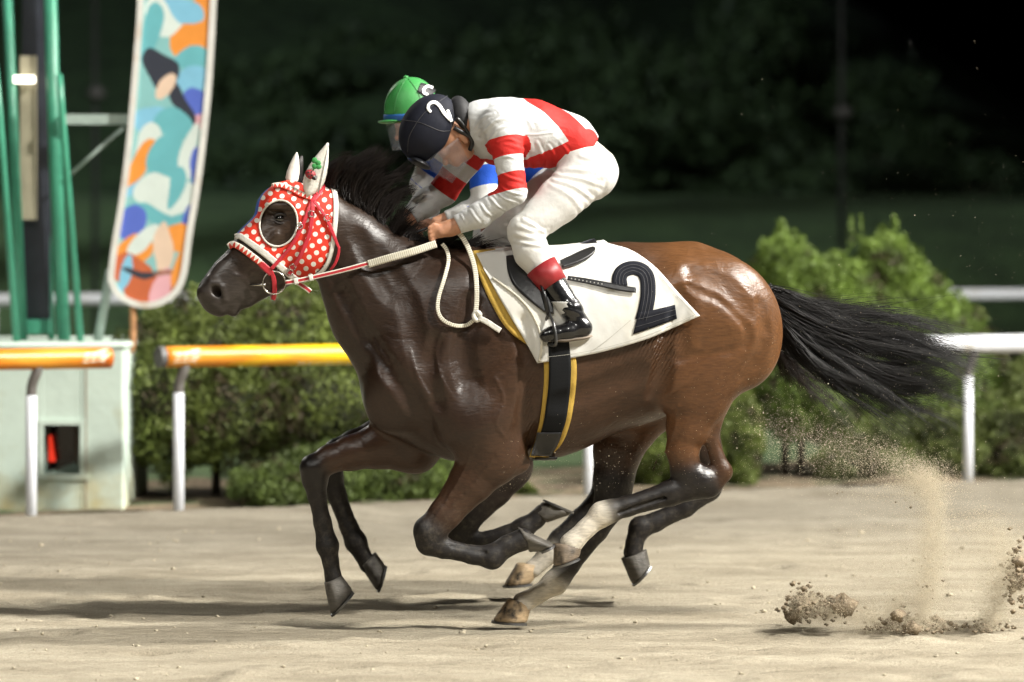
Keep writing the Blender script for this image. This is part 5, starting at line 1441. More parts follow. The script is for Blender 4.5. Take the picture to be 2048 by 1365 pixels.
J1 = dict(
    torso=[((958, 246), (1000, 262), 42, 63, .12, .165), ((1000, 262), (1068, 268), 63, 62, .165, .155), ((1068, 268), (1135, 284), 62, 51, .155, .135), ((1135, 284), (1178, 338), 50, 52, .135, .145)],
    pelvis=((1140, 300), (1180, 345), 46, 54, .135, .15),
    arms=[[(1000, 250, -.155, 38), (1015, 300, -.185, 29), (1027, 384, -.21, 25), (960, 430, -.165, 24), (906, 454, -.116, 16.5)],
          [(968, 272, .155, 38), (930, 320, .19, 31), (886, 384, .20, 27), (850, 408, .17, 26), (816, 434, .13, 18)]],
    legs=[[(1172, 350, -.095, 51), (1120, 400, -.155, 42), (1050, 464, -.205, 31.5), (1064, 505, -.235, 32), (1098, 556, -.27, 26), (1140, 618, -.315, 19)],
          [(1165, 350, .095, 52), (1090, 398, .155, 44), (990, 462, .205, 32), (1020, 510, .24, 32), (1062, 560, .28, 25), (1112, 622, .33, 18)]],
    head=[((940, 250), (905, 262), 30, 32, None, None, .03), ((872, 258), (895, 268), 44, 44, .078, .075, .03), ((905, 275), (925, 300), 32, 24, .060, .048, .02), ((895, 300), (912, 318), 20, 15, .045, .036, .015),
          ((897, 306), (891, 325), 7, 7, .013, .015, .010), ((905, 322), (914, 327), 7, 7, .022, .022, .008), ((885, 300, -.03), (892, 306, -.03), 9, 8, .02, .02, .012), ((885, 300, .03), (892, 306, .03), 9, 8, .02, .02, .012),
          ((925, 272, -.075), (931, 283, -.072), 9, 6, .010, .008, .006)],
    hands=[hand_n, hand_f],
    jersey_cuts=[((1162, 314, 0), (8, 6.5), None), ((914, 451, -.118), (-10, 4.6), .07), ((822, 429, .135), (-9, 7), .065), ((933, 240, 0), (-9, .5), .10)],
    breech_cuts=[((1138, 286, 0), (-8, -7.5), None), ((1086, 536, -.262), (6, 9), .13), ((1052, 544, .270), (6, 9), .13)],
    boots=[[(1064, 505, -.235, 30), (1098, 556, -.27, 25), (1143, 620, -.318, 19), (1166, 656, -.328, 15), (1136, 664, -.335, 15), (1106, 669, -.335, 13.5), (1092, 672, -.335, 11)],
           [(1020, 510, .24, 30), (1062, 560, .28, 24), (1112, 622, .33, 18), (1138, 660, .338, 15), (1110, 668, .34, 15), (1080, 672, .34, 13), (1064, 675, .34, 11)]],
    boot_top=[((1088, 541, -.262), (1080, 529, -.254)), ((1054, 548, .27), (1046, 536, .264))],
    boot_band=[[(1082, 533, -.258, 29), (1108, 571, -.279, 24.5)], [(1050, 542, .268, 25), (1074, 578, .290, 22)]],
    sole=[[(1184, 672, -.328), (1170, 676, -.332), (1130, 681, -.336), (1096, 682, -.336)], [(1158, 680, .34), (1138, 683, .34), (1104, 684, .34), (1070, 682, .34)]],
    helmet=(857, 256, 73, 55, .112, 58),
    helmet_cuts=[((916, 205), (10, 1)), ((905, 266), (10, 8))],
    seams=[[(895, 192), (850, 225), (820, 270), (815, 305)], [(802, 240), (840, 246), (880, 262), (903, 262)], [(905, 200), (905, 240), (890, 290), (850, 325)]],
    peak=((838, 326), 26, 8, .085, -28),
    helmet_marks=[("helmet_number", [(862, 225), (856, 217), (859, 208), (869, 205), (879, 212), (888, 226), (901, 241)], [5.5, 6.5, 7, 7, 7, 6.5], .004, mat("helmet_white_mark", (.78, .78, .76), .5)),
                  ("helmet_number_foot", [(903, 244), (900, 233), (895, 220)], [5.5, 6, 5.5], .0055, mat("helmet_white_mark"))],
    visor=(((916, 276), (842, 330)), ((937, 322), (904, 367)), .098),
    straps=[("chin_strap", [(908, 256, -.082), (926, 266, -.082), (939, 274, -.078), (944, 286, -.07), (940, 300, -.05)], .0095, blackl), ("ear_strap", [(913, 236, -.088), (926, 250, -.085), (938, 270, -.08)], .007, blackl)])

jf_red = dict()
def fold_lines(V, fr, lines, sgn=-1):
    """raised creases along traced lines on the camera side (and mirrored on the other side)"""
    px = fr.pix(V * np.array([1, 0, 1]) + np.array([0, -.16, 0])); out = np.zeros(len(V))
    for pts, w, hgt in lines:
        d, s = dist_poly(px, smooth_poly(pts, 10) if len(pts) > 2 else np.array(pts, float)); out += hgt * np.exp(-(d / w) ** 2) * np.sin(np.pi * np.clip(s, .06, .94)) - .45 * hgt * np.exp(-((d - 1.9 * w) / w) ** 2)
    return out
FJ = [([(1004, 238), (982, 246), (962, 270)], 2.7, .005), ([(1010, 252), (988, 262), (974, 292)], 2.7, .005), ([(985, 228), (966, 236), (950, 258)], 2.7, .004), ([(1046, 300), (1058, 318), (1066, 338)], 3.4, .005), ([(1074, 286), (1086, 308), (1092, 330)], 3.1, .005),
      ([(1098, 292), (1110, 308), (1116, 324)], 2.7, .005), ([(1122, 286), (1134, 300), (1140, 314)], 2.7, .004), ([(1038, 262), (1062, 270), (1098, 266), (1130, 262)], 2.0, .003), ([(1030, 215), (1050, 232), (1064, 256)], 3.4, .003), ([(990, 342), (1012, 356), (1040, 364)], 2.7, .004),
      ([(994, 372), (1010, 384), (1040, 390)], 2.4, .005), ([(988, 384), (1004, 398), (1030, 408)], 2.4, .005), ([(976, 396), (990, 412), (1008, 422)], 2.4, .005), ([(958, 408), (968, 424), (982, 434)], 2.4, .004), ([(938, 420), (946, 434), (956, 446)], 2.4, .004), ([(922, 430), (930, 446)], 2.0, .003),
      ([(985, 318), (1008, 314), (1036, 322)], 2.7, .003), ([(990, 286), (1012, 280), (1036, 288)], 2.7, .003), ([(880, 392), (860, 400), (840, 424)], 2.7, .004), ([(866, 384), (846, 398), (826, 420)], 2.7, .004)]
FB = [([(1112, 350), (1150, 356), (1204, 372)], 4, .004), ([(1106, 360), (1140, 372), (1182, 398)], 4, .0045), ([(1100, 372), (1134, 392), (1160, 420)], 4.5, .003), ([(1126, 342), (1160, 340), (1190, 344)], 4, .003),
      ([(1028, 452), (1056, 462), (1090, 462)], 3.5, .004), ([(1020, 468), (1052, 476), (1092, 480)], 3.5, .0045), ([(1040, 440), (1066, 456), (1096, 476)], 3.5, .005), ([(1024, 484), (1054, 490), (1088, 494)], 3, .005), 
      ([(1186, 306), (1192, 322), (1188, 338)], 3, .003), ([(1160, 312), (1180, 318), (1208, 320)], 3.5, .003), ([(1206, 366), (1190, 392), (1160, 424)], 4, .003)]
def folds_j1(V):
    return fold_lines(V, FR1, FJ) + .0016 * ridge_noise(V, (1, 0, .9), 20, 5, 51) + .0010 * ridge_noise(V, (.3, 0, 1), 34, 9, 61)
def folds_b1(V):
    return fold_lines(V, FR1, FB) + .0012 * ridge_noise(V, (.75, 0, .65), 17, 4, 71) + .0008 * ridge_noise(V, (1, 0, -.7), 30, 8, 81)
def field_j1(V, px):
    d = np.full(len(V), 9.0)
    bd = []; rm = []
    for ch, bands in ((J1['arms'][0], ((.0, 0), )), ):
        pass
    rs = []
    for ch, bnds in ((J1['arms'][0], (.22, .50, .74, 1.0)), (J1['arms'][1], (.22, .46, .70, 1.0))):
        a, b = FR1.H(*ch[0][:3]), FR1.H(*ch[2][:3]); ab = b - a; Lr = np.linalg.norm(ab); h = ((V - a) @ ab) / Lr ** 2
        g = np.minimum(np.maximum(bnds[0] - h, h - bnds[1]), np.maximum(bnds[2] - h, h - bnds[3])) * Lr
        ra = np.minimum(seg_dist(V, FR1.H(*ch[1][:3]), FR1.H(*ch[2][:3])), seg_dist(V, FR1.H(*ch[0][:3]), FR1.H(*ch[1][:3])) + .012)
        fo = seg_dist(V, FR1.H(*ch[2][:3]), FR1.H(*ch[-1][:3]))
        sgn = np.sign(ch[0][2]); m = (ra < .105) & (V[:, 1] * sgn > .105) & (h > .12); d = np.where(m, np.minimum(d, g), d)
    arm = d < 8
    P = px
    dA, sA = dist_poly(P, [(1058, 196), (1090, 216), (1122, 245), (1150, 280), (1165, 300)]); fA = (dA - (13 + 12 * sA)) * FR1.px
    dB, sB = dist_poly(P, [(1168, 282), (1140, 300), (1100, 318), (1055, 333), (1020, 345), (960, 330)]); fB = (dB - (22 - 9 * sB)) * FR1.px
    dC, sC = dist_poly(P, [(915, 214), (940, 202), (962, 194)]); fC = (dC - 3) * FR1.px
    tor = np.minimum(np.minimum(fA, fB), fC)
    near_arm = np.minimum(*[np.minimum(seg_dist(V, FR1.H(*c[0][:3]), FR1.H(*c[1][:3])), seg_dist(V, FR1.H(*c[1][:3]), FR1.H(*c[2][:3]))) for c in J1['arms']])
    fore = np.minimum(*[seg_dist(V, FR1.H(*c[2][:3]), FR1.H(*c[-1][:3])) for c in J1['arms']])
    isarm = (near_arm < .078) | (fore < .075)
    return np.where(d < 8, d, np.where(fore < .07, .05, tor))
seamd = mat("helmet_seam_dark", (.03, .03, .035), .6)
cfg1 = dict(jersey_mat=cloth_mat("white_red_silks", (.55, .56, .56), (.50, .018, .014)), jersey_field=field_j1, folds_j=folds_j1, folds_b=folds_b1, jersey_label="white jersey with red sleeve hoops and red chevron",
            helmet_mat=mat("black_helmet_cover", (.006, .0075, .016), .75, spec=.3, var=.2, scale=14, bump=.35, bscale=26, bdist=.004), seam_mat=seamd, peak_mat=mat("black_peak", (.010, .011, .014), .4))
jockey1 = build_jockey(FR1, J1, "jockey in black helmet numbered 2 and white jersey with red hoops, crouched forward", cfg1)
# black snood at the back of the head, white collar
V, F = ellipsoid(FR1, FR1.H(921, 238, 0), 47 * FR1.px, 27 * FR1.px, .080, math.radians(100)); jockey1.part("head_snood", V, F, mat("black_snood", (.012, .012, .014), .7, var=.2, bump=.4, bscale=30))
# stirrup of the near foot
stir = Thing("stirrup", "steel stirrup iron under the jockey's black boot", "stirrup", FR1, FR1.H(1100, 690, -.335))
pts = [FR1.H(x, y, d) for x, y, d in ((1097, 628, -.318), (1090, 650, -.30), (1089, 684, -.295), (1100, 690, -.335), (1112, 688, -.375), (1108, 652, -.368), (1099, 628, -.322))]
V, F = tube_vf(smooth_poly(pts, 40), .0065, 8); stir.part("iron", V, F, mat("dark_stirrup_iron", (.10, .10, .10), .35, metal=.8))
V, F = tube_vf([FR1.H(1082, 560, -.30), FR1.H(1090, 596, -.312), FR1.H(1097, 630, -.32)], .009, 8); stir.part("stirrup_leather", V, F, blackl)

# far jockey --------------------------------------------------------------
def sh(q, dx=0, dy=0): return tuple([q[0] + dx, q[1] + dy] + list(q[2:]))
wn2, wf2 = (885, 442, -.115), (850, 448, .12)
J2 = dict(
    torso=[((900, 268), (950, 296), 36, 56, .115, .155), ((950, 296), (1020, 304), 56, 57, .155, .15), ((1020, 304), (1085, 318), 57, 48, .15, .13), ((1085, 318), (1125, 368), 47, 49, .13, .14)],
    pelvis=((1092, 334), (1128, 374), 43, 50, .13, .145),
    arms=[[(948, 296, -.15, 35), (966, 335, -.18, 29), (970, 408, -.20, 25), (930, 430, -.16, 22), (886, 442, -.118, 15.5)],
          [(905, 290, .15, 35), (866, 320, .18, 28), (846, 372, .20, 25), (856, 420, .17, 21), (852, 446, .13, 15.5)]],
    legs=[[(1120, 376, -.095, 50), (1070, 424, -.155, 43), (1008, 478, -.205, 31), (1022, 516, -.235, 31), (1052, 562, -.27, 24), (1090, 620, -.315, 18)],
          [(1115, 376, .095, 48), (1050, 420, .155, 41), (980, 470, .205, 30), (1000, 515, .24, 30), (1035, 560, .28, 23), (1075, 620, .33, 17)]],
    head=[((898, 262), (862, 262), 28, 30, None, None, .03), ((828, 236), (845, 244), 42, 42, .078, .075, .03), ((832, 262), (838, 286), 32, 22, .058, .046, .02), ((806, 262), (818, 286), 14, 12, .04, .036, .015), ((802, 262), (795, 276), 6, 6, .012, .014, .01),
          ((858, 258, -.075), (861, 270, -.073), 8, 6, .01, .008, .006)],
    hands=[[((892, 440, -.118), (876, 446, -.118), 13, 13, .02)] + fingers((885, 442, -.115), 868, 440, -.125, [(-6, 8, .004), (4, 9, .018), (8, 3, .015)], sx=1.4, sy=6, dd=.002, r=6.5), [((852, 444, .125), (842, 452, .12), 13, 13, .02)] + fingers((850, 448, .12), 836, 446, .11, [(-4, 7, -.006), (4, 7, -.012), (6, 2, -.01)], sx=1.6, sy=5, dd=.006, r=6.5)],
    jersey_cuts=[((1098, 336, 0), (8, 6.5), None), ((893, 440, -.118), (-10, 3), .065), ((853, 438, .132), (-2, 9), .06), ((886, 258, 0), (-9, 1), .09)],
    breech_cuts=[((1088, 320, 0), (-8, -7.5), None), ((1050, 558, -.268), (6, 9), .12), ((1033, 556, .278), (6, 9), .12)],
    boots=[[(1022, 516, -.235, 28), (1052, 562, -.27, 23), (1090, 620, -.318, 18), (1110, 654, -.328, 14), (1082, 662, -.335, 14), (1054, 667, -.335, 12.5), (1042, 669, -.335, 10)],
           [(1000, 515, .24, 28), (1035, 560, .28, 22), (1075, 620, .33, 17), (1098, 654, .338, 14), (1070, 662, .34, 14), (1044, 667, .34, 12), (1030, 669, .34, 10)]],
    boot_top=[((1044, 549, -.262), (1036, 537, -.254)), ((1027, 547, .27), (1019, 535, .264))],
    boot_band=[[(1040, 544, -.259, 24), (1060, 576, -.279, 21)], [(1023, 542, .268, 23), (1045, 576, .290, 20)]],
    helmet=(822, 218, 64, 54, .108, 84),
    helmet_cuts=[((820, 242), (.6, 10)), ((868, 240), (10, 4))],
    seams=[[(813, 155), (795, 190), (786, 236)], [(815, 155), (838, 190), (846, 238)], [(812, 156), (778, 190), (767, 232)]],
    peak=((786, 243), 30, 5, .085, 3),
    button=(812, 155, 0),
    cap_band=[(767, 236), (785, 236), (805, 235), (830, 232), (850, 228)], cap_band_w=13,
    helmet_marks=[("number_patch", [(838, 175), (850, 180), (866, 190)], [20, 24, 22], .003, mat("patch_black", (.012, .012, .014), .6)), ("helmet_number", [(866, 176), (856, 173), (848, 178), (848, 186), (856, 190)], [5, 6, 6, 5], .006, mat("helmet_white_mark"))],
    visor=(((824, 250), (772, 246)), ((838, 298), (784, 302)), .095),
    straps=[("chin_strap", [(850, 245, -.082), (852, 262, -.08), (848, 284, -.06)], .006, blackl)])
def field_j2(V, px):
    d = np.full(len(V), 9.0)
    for ch in J2['arms']:
        a, b = FR2.H(*ch[0][:3]), FR2.H(*ch[2][:3]); ab = b - a; Lr = np.linalg.norm(ab); h = ((V - a) @ ab) / Lr ** 2
        per = .62; g = (np.abs(((h + .38) % per) / per - .5) - .27) * per * Lr
        ra = np.minimum(seg_dist(V, FR2.H(*ch[0][:3]), FR2.H(*ch[1][:3])), seg_dist(V, FR2.H(*ch[1][:3]), FR2.H(*ch[2][:3])))
        d = np.where((ra < .085) & (h < 1.02), g, d)
    fore = np.minimum(*[seg_dist(V, FR2.H(*c[2][:3]), FR2.H(*c[-1][:3])) for c in J2['arms']])
    d = np.where((fore < .07) & (d > 8), .02, d)
    tor = (np.sin(px[:, 0] * .11) * np.sin(px[:, 1] * .11)) * .02
    return np.where(d > 8, -np.abs(tor) - .001, d)
cfg2 = dict(jersey_mat=cloth_mat("blue_white_silks", (.60, .60, .58), (.010, .075, .46)), jersey_field=field_j2, folds_j=lambda V: .0022 * ridge_noise(V, (1, 0, .9), 20, 5, 51), folds_b=lambda V: .002 * ridge_noise(V, (.75, 0, .65), 17, 4, 71), jersey_label="blue jersey with white sleeve hoops",
            helmet_mat=mat("green_cap_silk", (.045, .27, .065), .5, var=.12, scale=12, bump=.35, bscale=20, bdist=.004), seam_mat=mat("green_seam", (.03, .16, .04), .6), peak_mat=mat("green_cap_silk"), band_mat=mat("blue_cap_band", (.02, .12, .40), .5))
jockey2 = build_jockey(FR2, J2, "jockey in green cap with blue band and blue and white sleeves, behind the other rider", cfg2)
V, F = ellipsoid(FR2, FR2.H(862, 240, 0), 34 * FR2.px, 20 * FR2.px, .075, math.radians(100)); jockey2.part("head_snood", V, F, mat("dark_hair", (.016, .012, .010), .7, var=.3, bump=.5, bscale=60))

# blue hood, ears and reins of the dark horse
hood2 = Thing("horse_hood", "plain blue hood on the dark horse's face", "hood", FR2, Hh2((600, 560)))
V, F, PP = hood_mesh(fd2, FR2, [T2(*p) for p in HOOD_POLY], None, .008, shift=(-42, -8))
hood2.part("fabric", V, F, mat("blue_hood_cloth", (.03, .10, .40), .7, var=.1, scale=10, bump=.3, bscale=80), solid=.003)
def ear2(b, tip, d):
    q = [T2(*b), T2(*tip)]; q = [(x - 42, y - 8) for x, y in q]
    P = [np.array(q[0]) * (1 - s) + np.array(q[1]) * s for s in (0, .2, .45, .75, 1)]
    V, F = tube_vf([FR2.H(x, y, d) for x, y in P], [.022, .036, .034, .020, .004], 12, flat=.5, side=(0, 1, 0)); horse2.part("ear", V, F, mat("dark_ear_hair", (.016, .012, .010), .6, bump=.3, bscale=60))
ear2((616, 388), (668, 292), -.066); ear2((590, 372), (616, 302), .058)
horse_eye(horse2, FR2, Hh2, surf2, *[a + b for a, b in zip(T2(561, 438), (-42, -8))])
reins2 = Thing("reins", "plain dark reins of the far horse", "reins", FR2, FR2.H(800, 520, 0))
for sg in (-1, 1):
    q = smooth_poly([(560, 548), (640, 530), (760, 490), (868, 452 if sg < 0 else 456)], 30)
    S_ = surf2(q[:, 0], q[:, 1], .012); d_ = np.minimum(S_[:, 1], -.11)
    V, F = tube_vf([fr_p * np.array([1, -sg, 1]) for fr_p in [np.array([*FR2.H(x, y, d)[:1], d, FR2.H(x, y, d)[2]]) for (x, y), d in zip(q, d_)]], .006, 6); reins2.part("rein", V, F, blackl)
# ------------------------------------------------------------------ rails, kiosk, tower, sign, light poles
white_paint = mat("rail_white_paint", (0.60, 0.62, 0.66), .35, var=.06, scale=6, dirt=((0.45, .42, .36), 9, .58, .75))
grey_steel = mat("rail_arm_grey", (0.16, 0.15, 0.14), .5, var=.2, scale=10, metal=.3)

def rail_s(px):
    k = (px - CX) / FPX
    return (k * (RAIL_A[1] - CAM[1]) - RAIL_A[0]) / (RAIL_DIR[0] - k * RAIL_DIR[1])
RZ, RR = 0.903, 0.059
RFR = Frame(RAIL_A * np.array([1, 1, 0]), RAIL_YAW)          # x along the rail, y away from the track

def orange_mat():
    m = mat("orange_vinyl_wrap", attr="wrap", rough=.35, var=.10, scale=5)
    return m
def pipe(s0, s1, r=RR, n=20, seg=40):
    S = np.linspace(s0, s1, seg); V = []
    for s in S:
        for k in range(n):
            a = 2 * math.pi * k / n; V.append((s, r * math.cos(a), RZ + r * math.sin(a)))
    F = [(i * n + k, i * n + (k + 1) % n, (i + 1) * n + (k + 1) % n, (i + 1) * n + k) for i in range(seg - 1) for k in range(n)]
    F += [tuple(range(n - 1, -1, -1)), tuple(range((seg - 1) * n, seg * n))]
    return np.array(V), F
def wrap_cols(V, stops):
    xs = [q[0] for q in stops]
    w = .10 * np.sin(V[:, 2] * 60 + V[:, 0] * 2.0)
    return np.stack([np.interp(V[:, 0] + w, xs, [q[1][k] for q in stops]) for k in range(3)], 1)
ORG, DOR, YEL, LOR = (.62, .20, .012), (.42, .10, .01), (.80, .52, .012), (.72, .30, .03)

def rail_post(t, s, z0=-.15):
    V, F = tube_vf([(s, .02, z0), (s, .02, .70)], .031, 14); t.part("post", V, F, white_paint)
    bend = smooth_poly([(s, .02, .69), (s + .004, .015, .76), (s + .02, -.005, .82), (s + .035, -.01, RZ - .03)], 10)
    V, F = tube_vf(bend, .029, 12); t.part("rail_arm", V, F, grey_steel)

def glyphs(t, parent, marks, m):
    """printed marks on the pipe front: list of quads in photo pixels; one mesh each group, laid 1.5 mm proud"""
    mb = MB()
    for q in marks:
        P = []
        for px, py in q:
            s = rail_s(px); dep = (RAIL_A + RAIL_DIR * s)[1] - CAM[1]
            z = CAM[2] - (py - HY) * dep / FPX
            zz = np.clip((z - RZ) / (RR + .0015), -.95, .95)
            P.append((s, -(RR + .0015) * math.sqrt(1 - zz * zz), RZ + (RR + .0015) * zz))
        mb.add(P, [tuple(range(len(P)))])
    return t.part("printed_mark", mb.v, mb.f, m, parent=parent, smooth=False, kind="stuff")
markw = mat("vinyl_mark_white", (.75, .62, .45), .4); markg = mat("vinyl_mark_grey", (.62, .60, .52), .4)
def logo(px, py):
    out = []
    for k in range(3):
        for j in range(3):
            x = px + j * 15 + (2 - k) * 2; y = py + k * 8 - j * 1.5
            out.append([(x, y + 5), (x + 12, y + 4), (x + 14, y), (x + 2, y + 1)])
    out.append([(px + 38, py + 14), (px + 44, py + 22), (px + 52, py + 8), (px + 46, py + 4)])
    out.append([(px + 30, py - 3), (px + 52, py - 8), (px + 56, py - 5), (px + 36, py)])
    return out

g = "running rail sections"
t = Thing("running_rail", "short orange wrapped rail section in front of the pale kiosk", "rail", RFR, (rail_s(65), 0, 0), g)
V, F = pipe(rail_s(-160), rail_s(220))
p = t.part("pipe", V, F, orange_mat(), attrs=dict(wrap=wrap_cols(V, [(rail_s(-160), ORG), (rail_s(20), ORG), (rail_s(70), LOR), (rail_s(120), LOR), (rail_s(180), ORG), (rail_s(220), DOR)])))
glyphs(t, p, logo(157, 705), markw)
rail_post(t, rail_s(65)); rail_post(t, rail_s(-120))
t = Thing("running_rail", "long rail with orange and yellow wrap turning white, running behind the horses", "rail", RFR, (rail_s(360), 0, 0), g)
V, F = pipe(rail_s(326), rail_s(900))
p = t.part("pipe", V, F, orange_mat(), attrs=dict(wrap=wrap_cols(V, [(rail_s(326), ORG), (rail_s(400), LOR), (rail_s(470), ORG), (rail_s(520), YEL), (rail_s(560), LOR), (rail_s(640), YEL), (rail_s(900), YEL)])))
glyphs(t, p, logo(340, 705), markw)
mk = []
x = 590
for w in (17, 14, 12, 6, 18, 16, 14):
    mk.append([(x, 727), (x + w - 3, 727), (x + w + 3, 702), (x + 6, 702)]); x += w + 2
glyphs(t, p, mk, markg)
V, F = tube_vf([(rail_s(326) - .03, 0, RZ), (rail_s(326) + .004, 0, RZ)], RR + .003, 20); t.part("end_cap", V, F, mat("end_cap_grey", (.10, .10, .10), .5, var=.3), smooth=False)
V, F = pipe(rail_s(900), rail_s(1940) + 8.0); t.part("pipe", V, F, white_paint, label="white unwrapped length of rail pipe")
for px in (360, 1180, 1940): rail_post(t, rail_s(px))
for k in (1, 2): rail_post(t, rail_s(1940) + 2.7 * k)

# far white rail of the inner course
FA, FB = at_depth(-600, 604, 20.1), at_depth(3000, 584, 24.9)
fy = math.atan2(FB[1] - FA[1], FB[0] - FA[0]); FFR = Frame((FA[0], FA[1], 0), fy); fl = math.hypot(FB[0] - FA[0], FB[1] - FA[1])
t = Thing("inner_rail", "white plastic rail of the inner course beyond the bushes", "rail", FFR, (fl / 2, 0, 0))
V, F = tube_vf([(0, 0, FA[2]), (fl, 0, FB[2])], .058, 16); t.part("pipe", V, F, white_paint)
for k in range(8):
    s = .4 + k * 2.3
    V, F = tube_vf([(s, 0, -.15), (s, 0, FA[2])], .03, 10); t.part("post", V, F, white_paint)

# kiosk ---------------------------------------------------------------
def stained(name, base, st):
    m = mat(name, base, .7, var=.10, scale=3, bump=.25, bscale=18, dirt=(st, 3.5, .56, .72), bdist=.01)
    nt = m.node_tree; N = nt.nodes; L = nt.links; p = N["Principled BSDF"]
    src = p.inputs["Base Color"].links[0].from_socket
    tc = N.new("ShaderNodeTexCoord"); sp = N.new("ShaderNodeSeparateXYZ"); L.new(tc.outputs["Object"], sp.inputs[0])
    nz = N.new("ShaderNodeTexNoise"); nz.inputs["Scale"].default_value = 6; nz.inputs["Detail"].default_value = 8; L.new(tc.outputs["Object"], nz.inputs["Vector"])
    ad = N.new("ShaderNodeMath"); ad.operation = 'MULTIPLY_ADD'; L.new(nz.outputs["Fac"], ad.inputs[0]); ad.inputs[1].default_value = .9; L.new(sp.outputs["Z"], ad.inputs[2])
    mr = N.new("ShaderNodeMapRange"); mr.inputs["From Min"].default_value = .78; mr.inputs["From Max"].default_value = .42; L.new(ad.outputs[0], mr.inputs["Value"])
    mx = N.new("ShaderNodeMix"); mx.data_type = 'RGBA'; L.new(mr.outputs[0], mx.inputs["Factor"]); L.new(src, mx.inputs[6]); mx.inputs[7].default_value = (.46, .42, .24, 1)
    L.new(mx.outputs[2], p.inputs["Base Color"])
    return m
KY = 6.75; KP = FPX / (KY - CAM[1])
def KX(px): return (px - CX) / KP
def KZ(py): return CAM[2] - (py - HY) / KP
mint = stained("mint_paint", (.50, .60, .53), (.40, .44, .34))
kiosk = Thing("judge_kiosk", "pale mint painted metal kiosk with small window, streaked with dirt", "kiosk", WORLDF, (KX(100), KY + .5, -.1))
x0, x1, z1 = -4.2, KX(248), KZ(687)
wx0, wx1, wz0, wz1 = KX(88), KX(160), KZ(948), KZ(850)
def slab(a, b, name="wall_panel", m=None, r=.02, parent=None):
    mb = MB().box(a, b); o = kiosk.part(name, mb.v, mb.f, m or mint, smooth=False, parent=parent)
    md = o.modifiers.new("edge", 'BEVEL'); md.width = r; md.segments = 3; return o
seam = KX(172)
slab((x0, KY, -.15), (wx0 - .0, KY + .06, z1 - .03), r=.004)
slab((wx0, KY + .001, wz1), (wx1, KY + .06, z1 - .03), r=.004)
slab((wx0, KY + .001, -.15), (wx1, KY + .06, wz0), r=.004)
slab((wx1, KY, -.15), (x1 - .003, KY + .06, z1 - .03), r=.012)
slab((x0, KY - .012, z1 - .035), (x1 + .012, KY + 1.6, z1), "roof_plate", r=.015)
slab((x1 - .06, KY + .061, -.15), (x1 - .004, KY + 1.55, z1 - .037), r=.01)
slab((x0, KY + 1.5, -.15), (x1 - .065, KY + 1.55, z1 - .037), r=.01)
slab((seam - .004, KY - .004, -.15), (seam + .004, KY + .02, z1 - .05), "panel_seam", mat("seam_rust", (.22, .17, .12), .9, var=.4), r=.001)
fr_ = MB()
for a, b in (((wx0 - .03, KY - .012, wz1), (wx1 + .03, KY + .02, wz1 + .03)), ((wx0 - .03, KY - .016, wz0 - .035), (wx1 + .05, KY + .02, wz0)), ((wx1, KY - .010, wz0), (wx1 + .03, KY + .02, wz1)), ((wx0 - .03, KY - .010, wz0), (wx0, KY + .02, wz1))):
    fr_.box(a, b)
win = kiosk.part("window_frame", fr_.v, fr_.f, mint, smooth=False)
rc = MB(); rc.add([(wx0, KY + .02, wz0), (wx1, KY + .02, wz0), (wx1, KY + .02, wz1), (wx0, KY + .02, wz1), (wx0, KY + .35, wz0), (wx1 - .07, KY + .35, wz0 + .05), (wx1 - .07, KY + .35, wz1), (wx0, KY + .35, wz1)],
                  [(0, 1, 5, 4), (1, 2, 6, 5), (2, 3, 7, 6), (3, 0, 4, 7)])
kiosk.part("window_recess", rc.v, rc.f, mat("recess_green", (.14, .22, .18), .7, var=.2), smooth=False, parent=win)
mb = MB().box((wx0 - .01, KY + .35, wz0 - .01), (wx1, KY + .37, wz1 + .01)); kiosk.part("window_pane", mb.v, mb.f, mat("dark_glass", (.012, .012, .016), .1), smooth=False, parent=win)
rx0, rx1 = KX(89), KX(101)
cone = MB().add([(rx0, KY + .22, KZ(928)), (rx1, KY + .22, KZ(928)), (rx0 + .012, KY + .22, KZ(876)), (rx0, KY + .22, KZ(876)), (rx0, KY + .26, KZ(928)), (rx1, KY + .26, KZ(928)), (rx0 + .012, KY + .26, KZ(876)), (rx0, KY + .26, KZ(876))],
                [(0, 1, 2, 3), (4, 7, 6, 5), (0, 4, 5, 1), (1, 5, 6, 2), (2, 6, 7, 3), (3, 7, 4, 0)])
mesh_thing("red_wedge", cone.v, cone.f, mat("glowing_red", (.7, .03, .02), .4, emit=((1, .05, .02), .8)), "small glowing red wedge inside the kiosk window", "lamp")  # red object in the window, given a slight glow in its material

# green tower on the kiosk roof ----------------------------------------
TY = 7.35
def TP(px, py, dy=0.0): return at_depth(px, py, TY + dy)
green = mat("tower_green_paint", (.045, .24, .15), .4, var=.15, scale=6)
rz = z1 + .0
tower = Thing("finish_tower", "green tubular steel finish tower standing on the mint kiosk", "tower", WORLDF, (TP(85, 680)[0], TY, rz))
def foot(px, py, dy):
    p = TP(px, py, dy).copy(); p[2] = rz - .01; return p
for pts, r, dy in (([(10, -120), (31, 359), (46, 672)], .030, 0), ([(-12, 120), (0, 241), (33, 684)], .021, -.25), ([(71, -120), (90, 359), (103, 672)], .021, .2), ([(97, -120), (110, 308), (128, 668)], .040, 0), ([(118, 150), (123, 215), (161, 684)], .021, -.25)):
    q = [TP(x, y, dy) for x, y in pts[:-1]] + [foot(*pts[-1], dy)]
    V, F = tube_vf(q, r, 12); tower.part("pole", V, F, green)
def plate(px0, py0, px1, py1, dy, th, name, m, th_=tower, parent=None):
    a = TP(px0, py1, dy); b = TP(px1, py0, dy)
    mb = MB().box((a[0], a[1], max(a[2], rz)), (b[0], a[1] + th, b[2])); return th_.part(name, mb.v, mb.f, m, smooth=False, parent=parent)
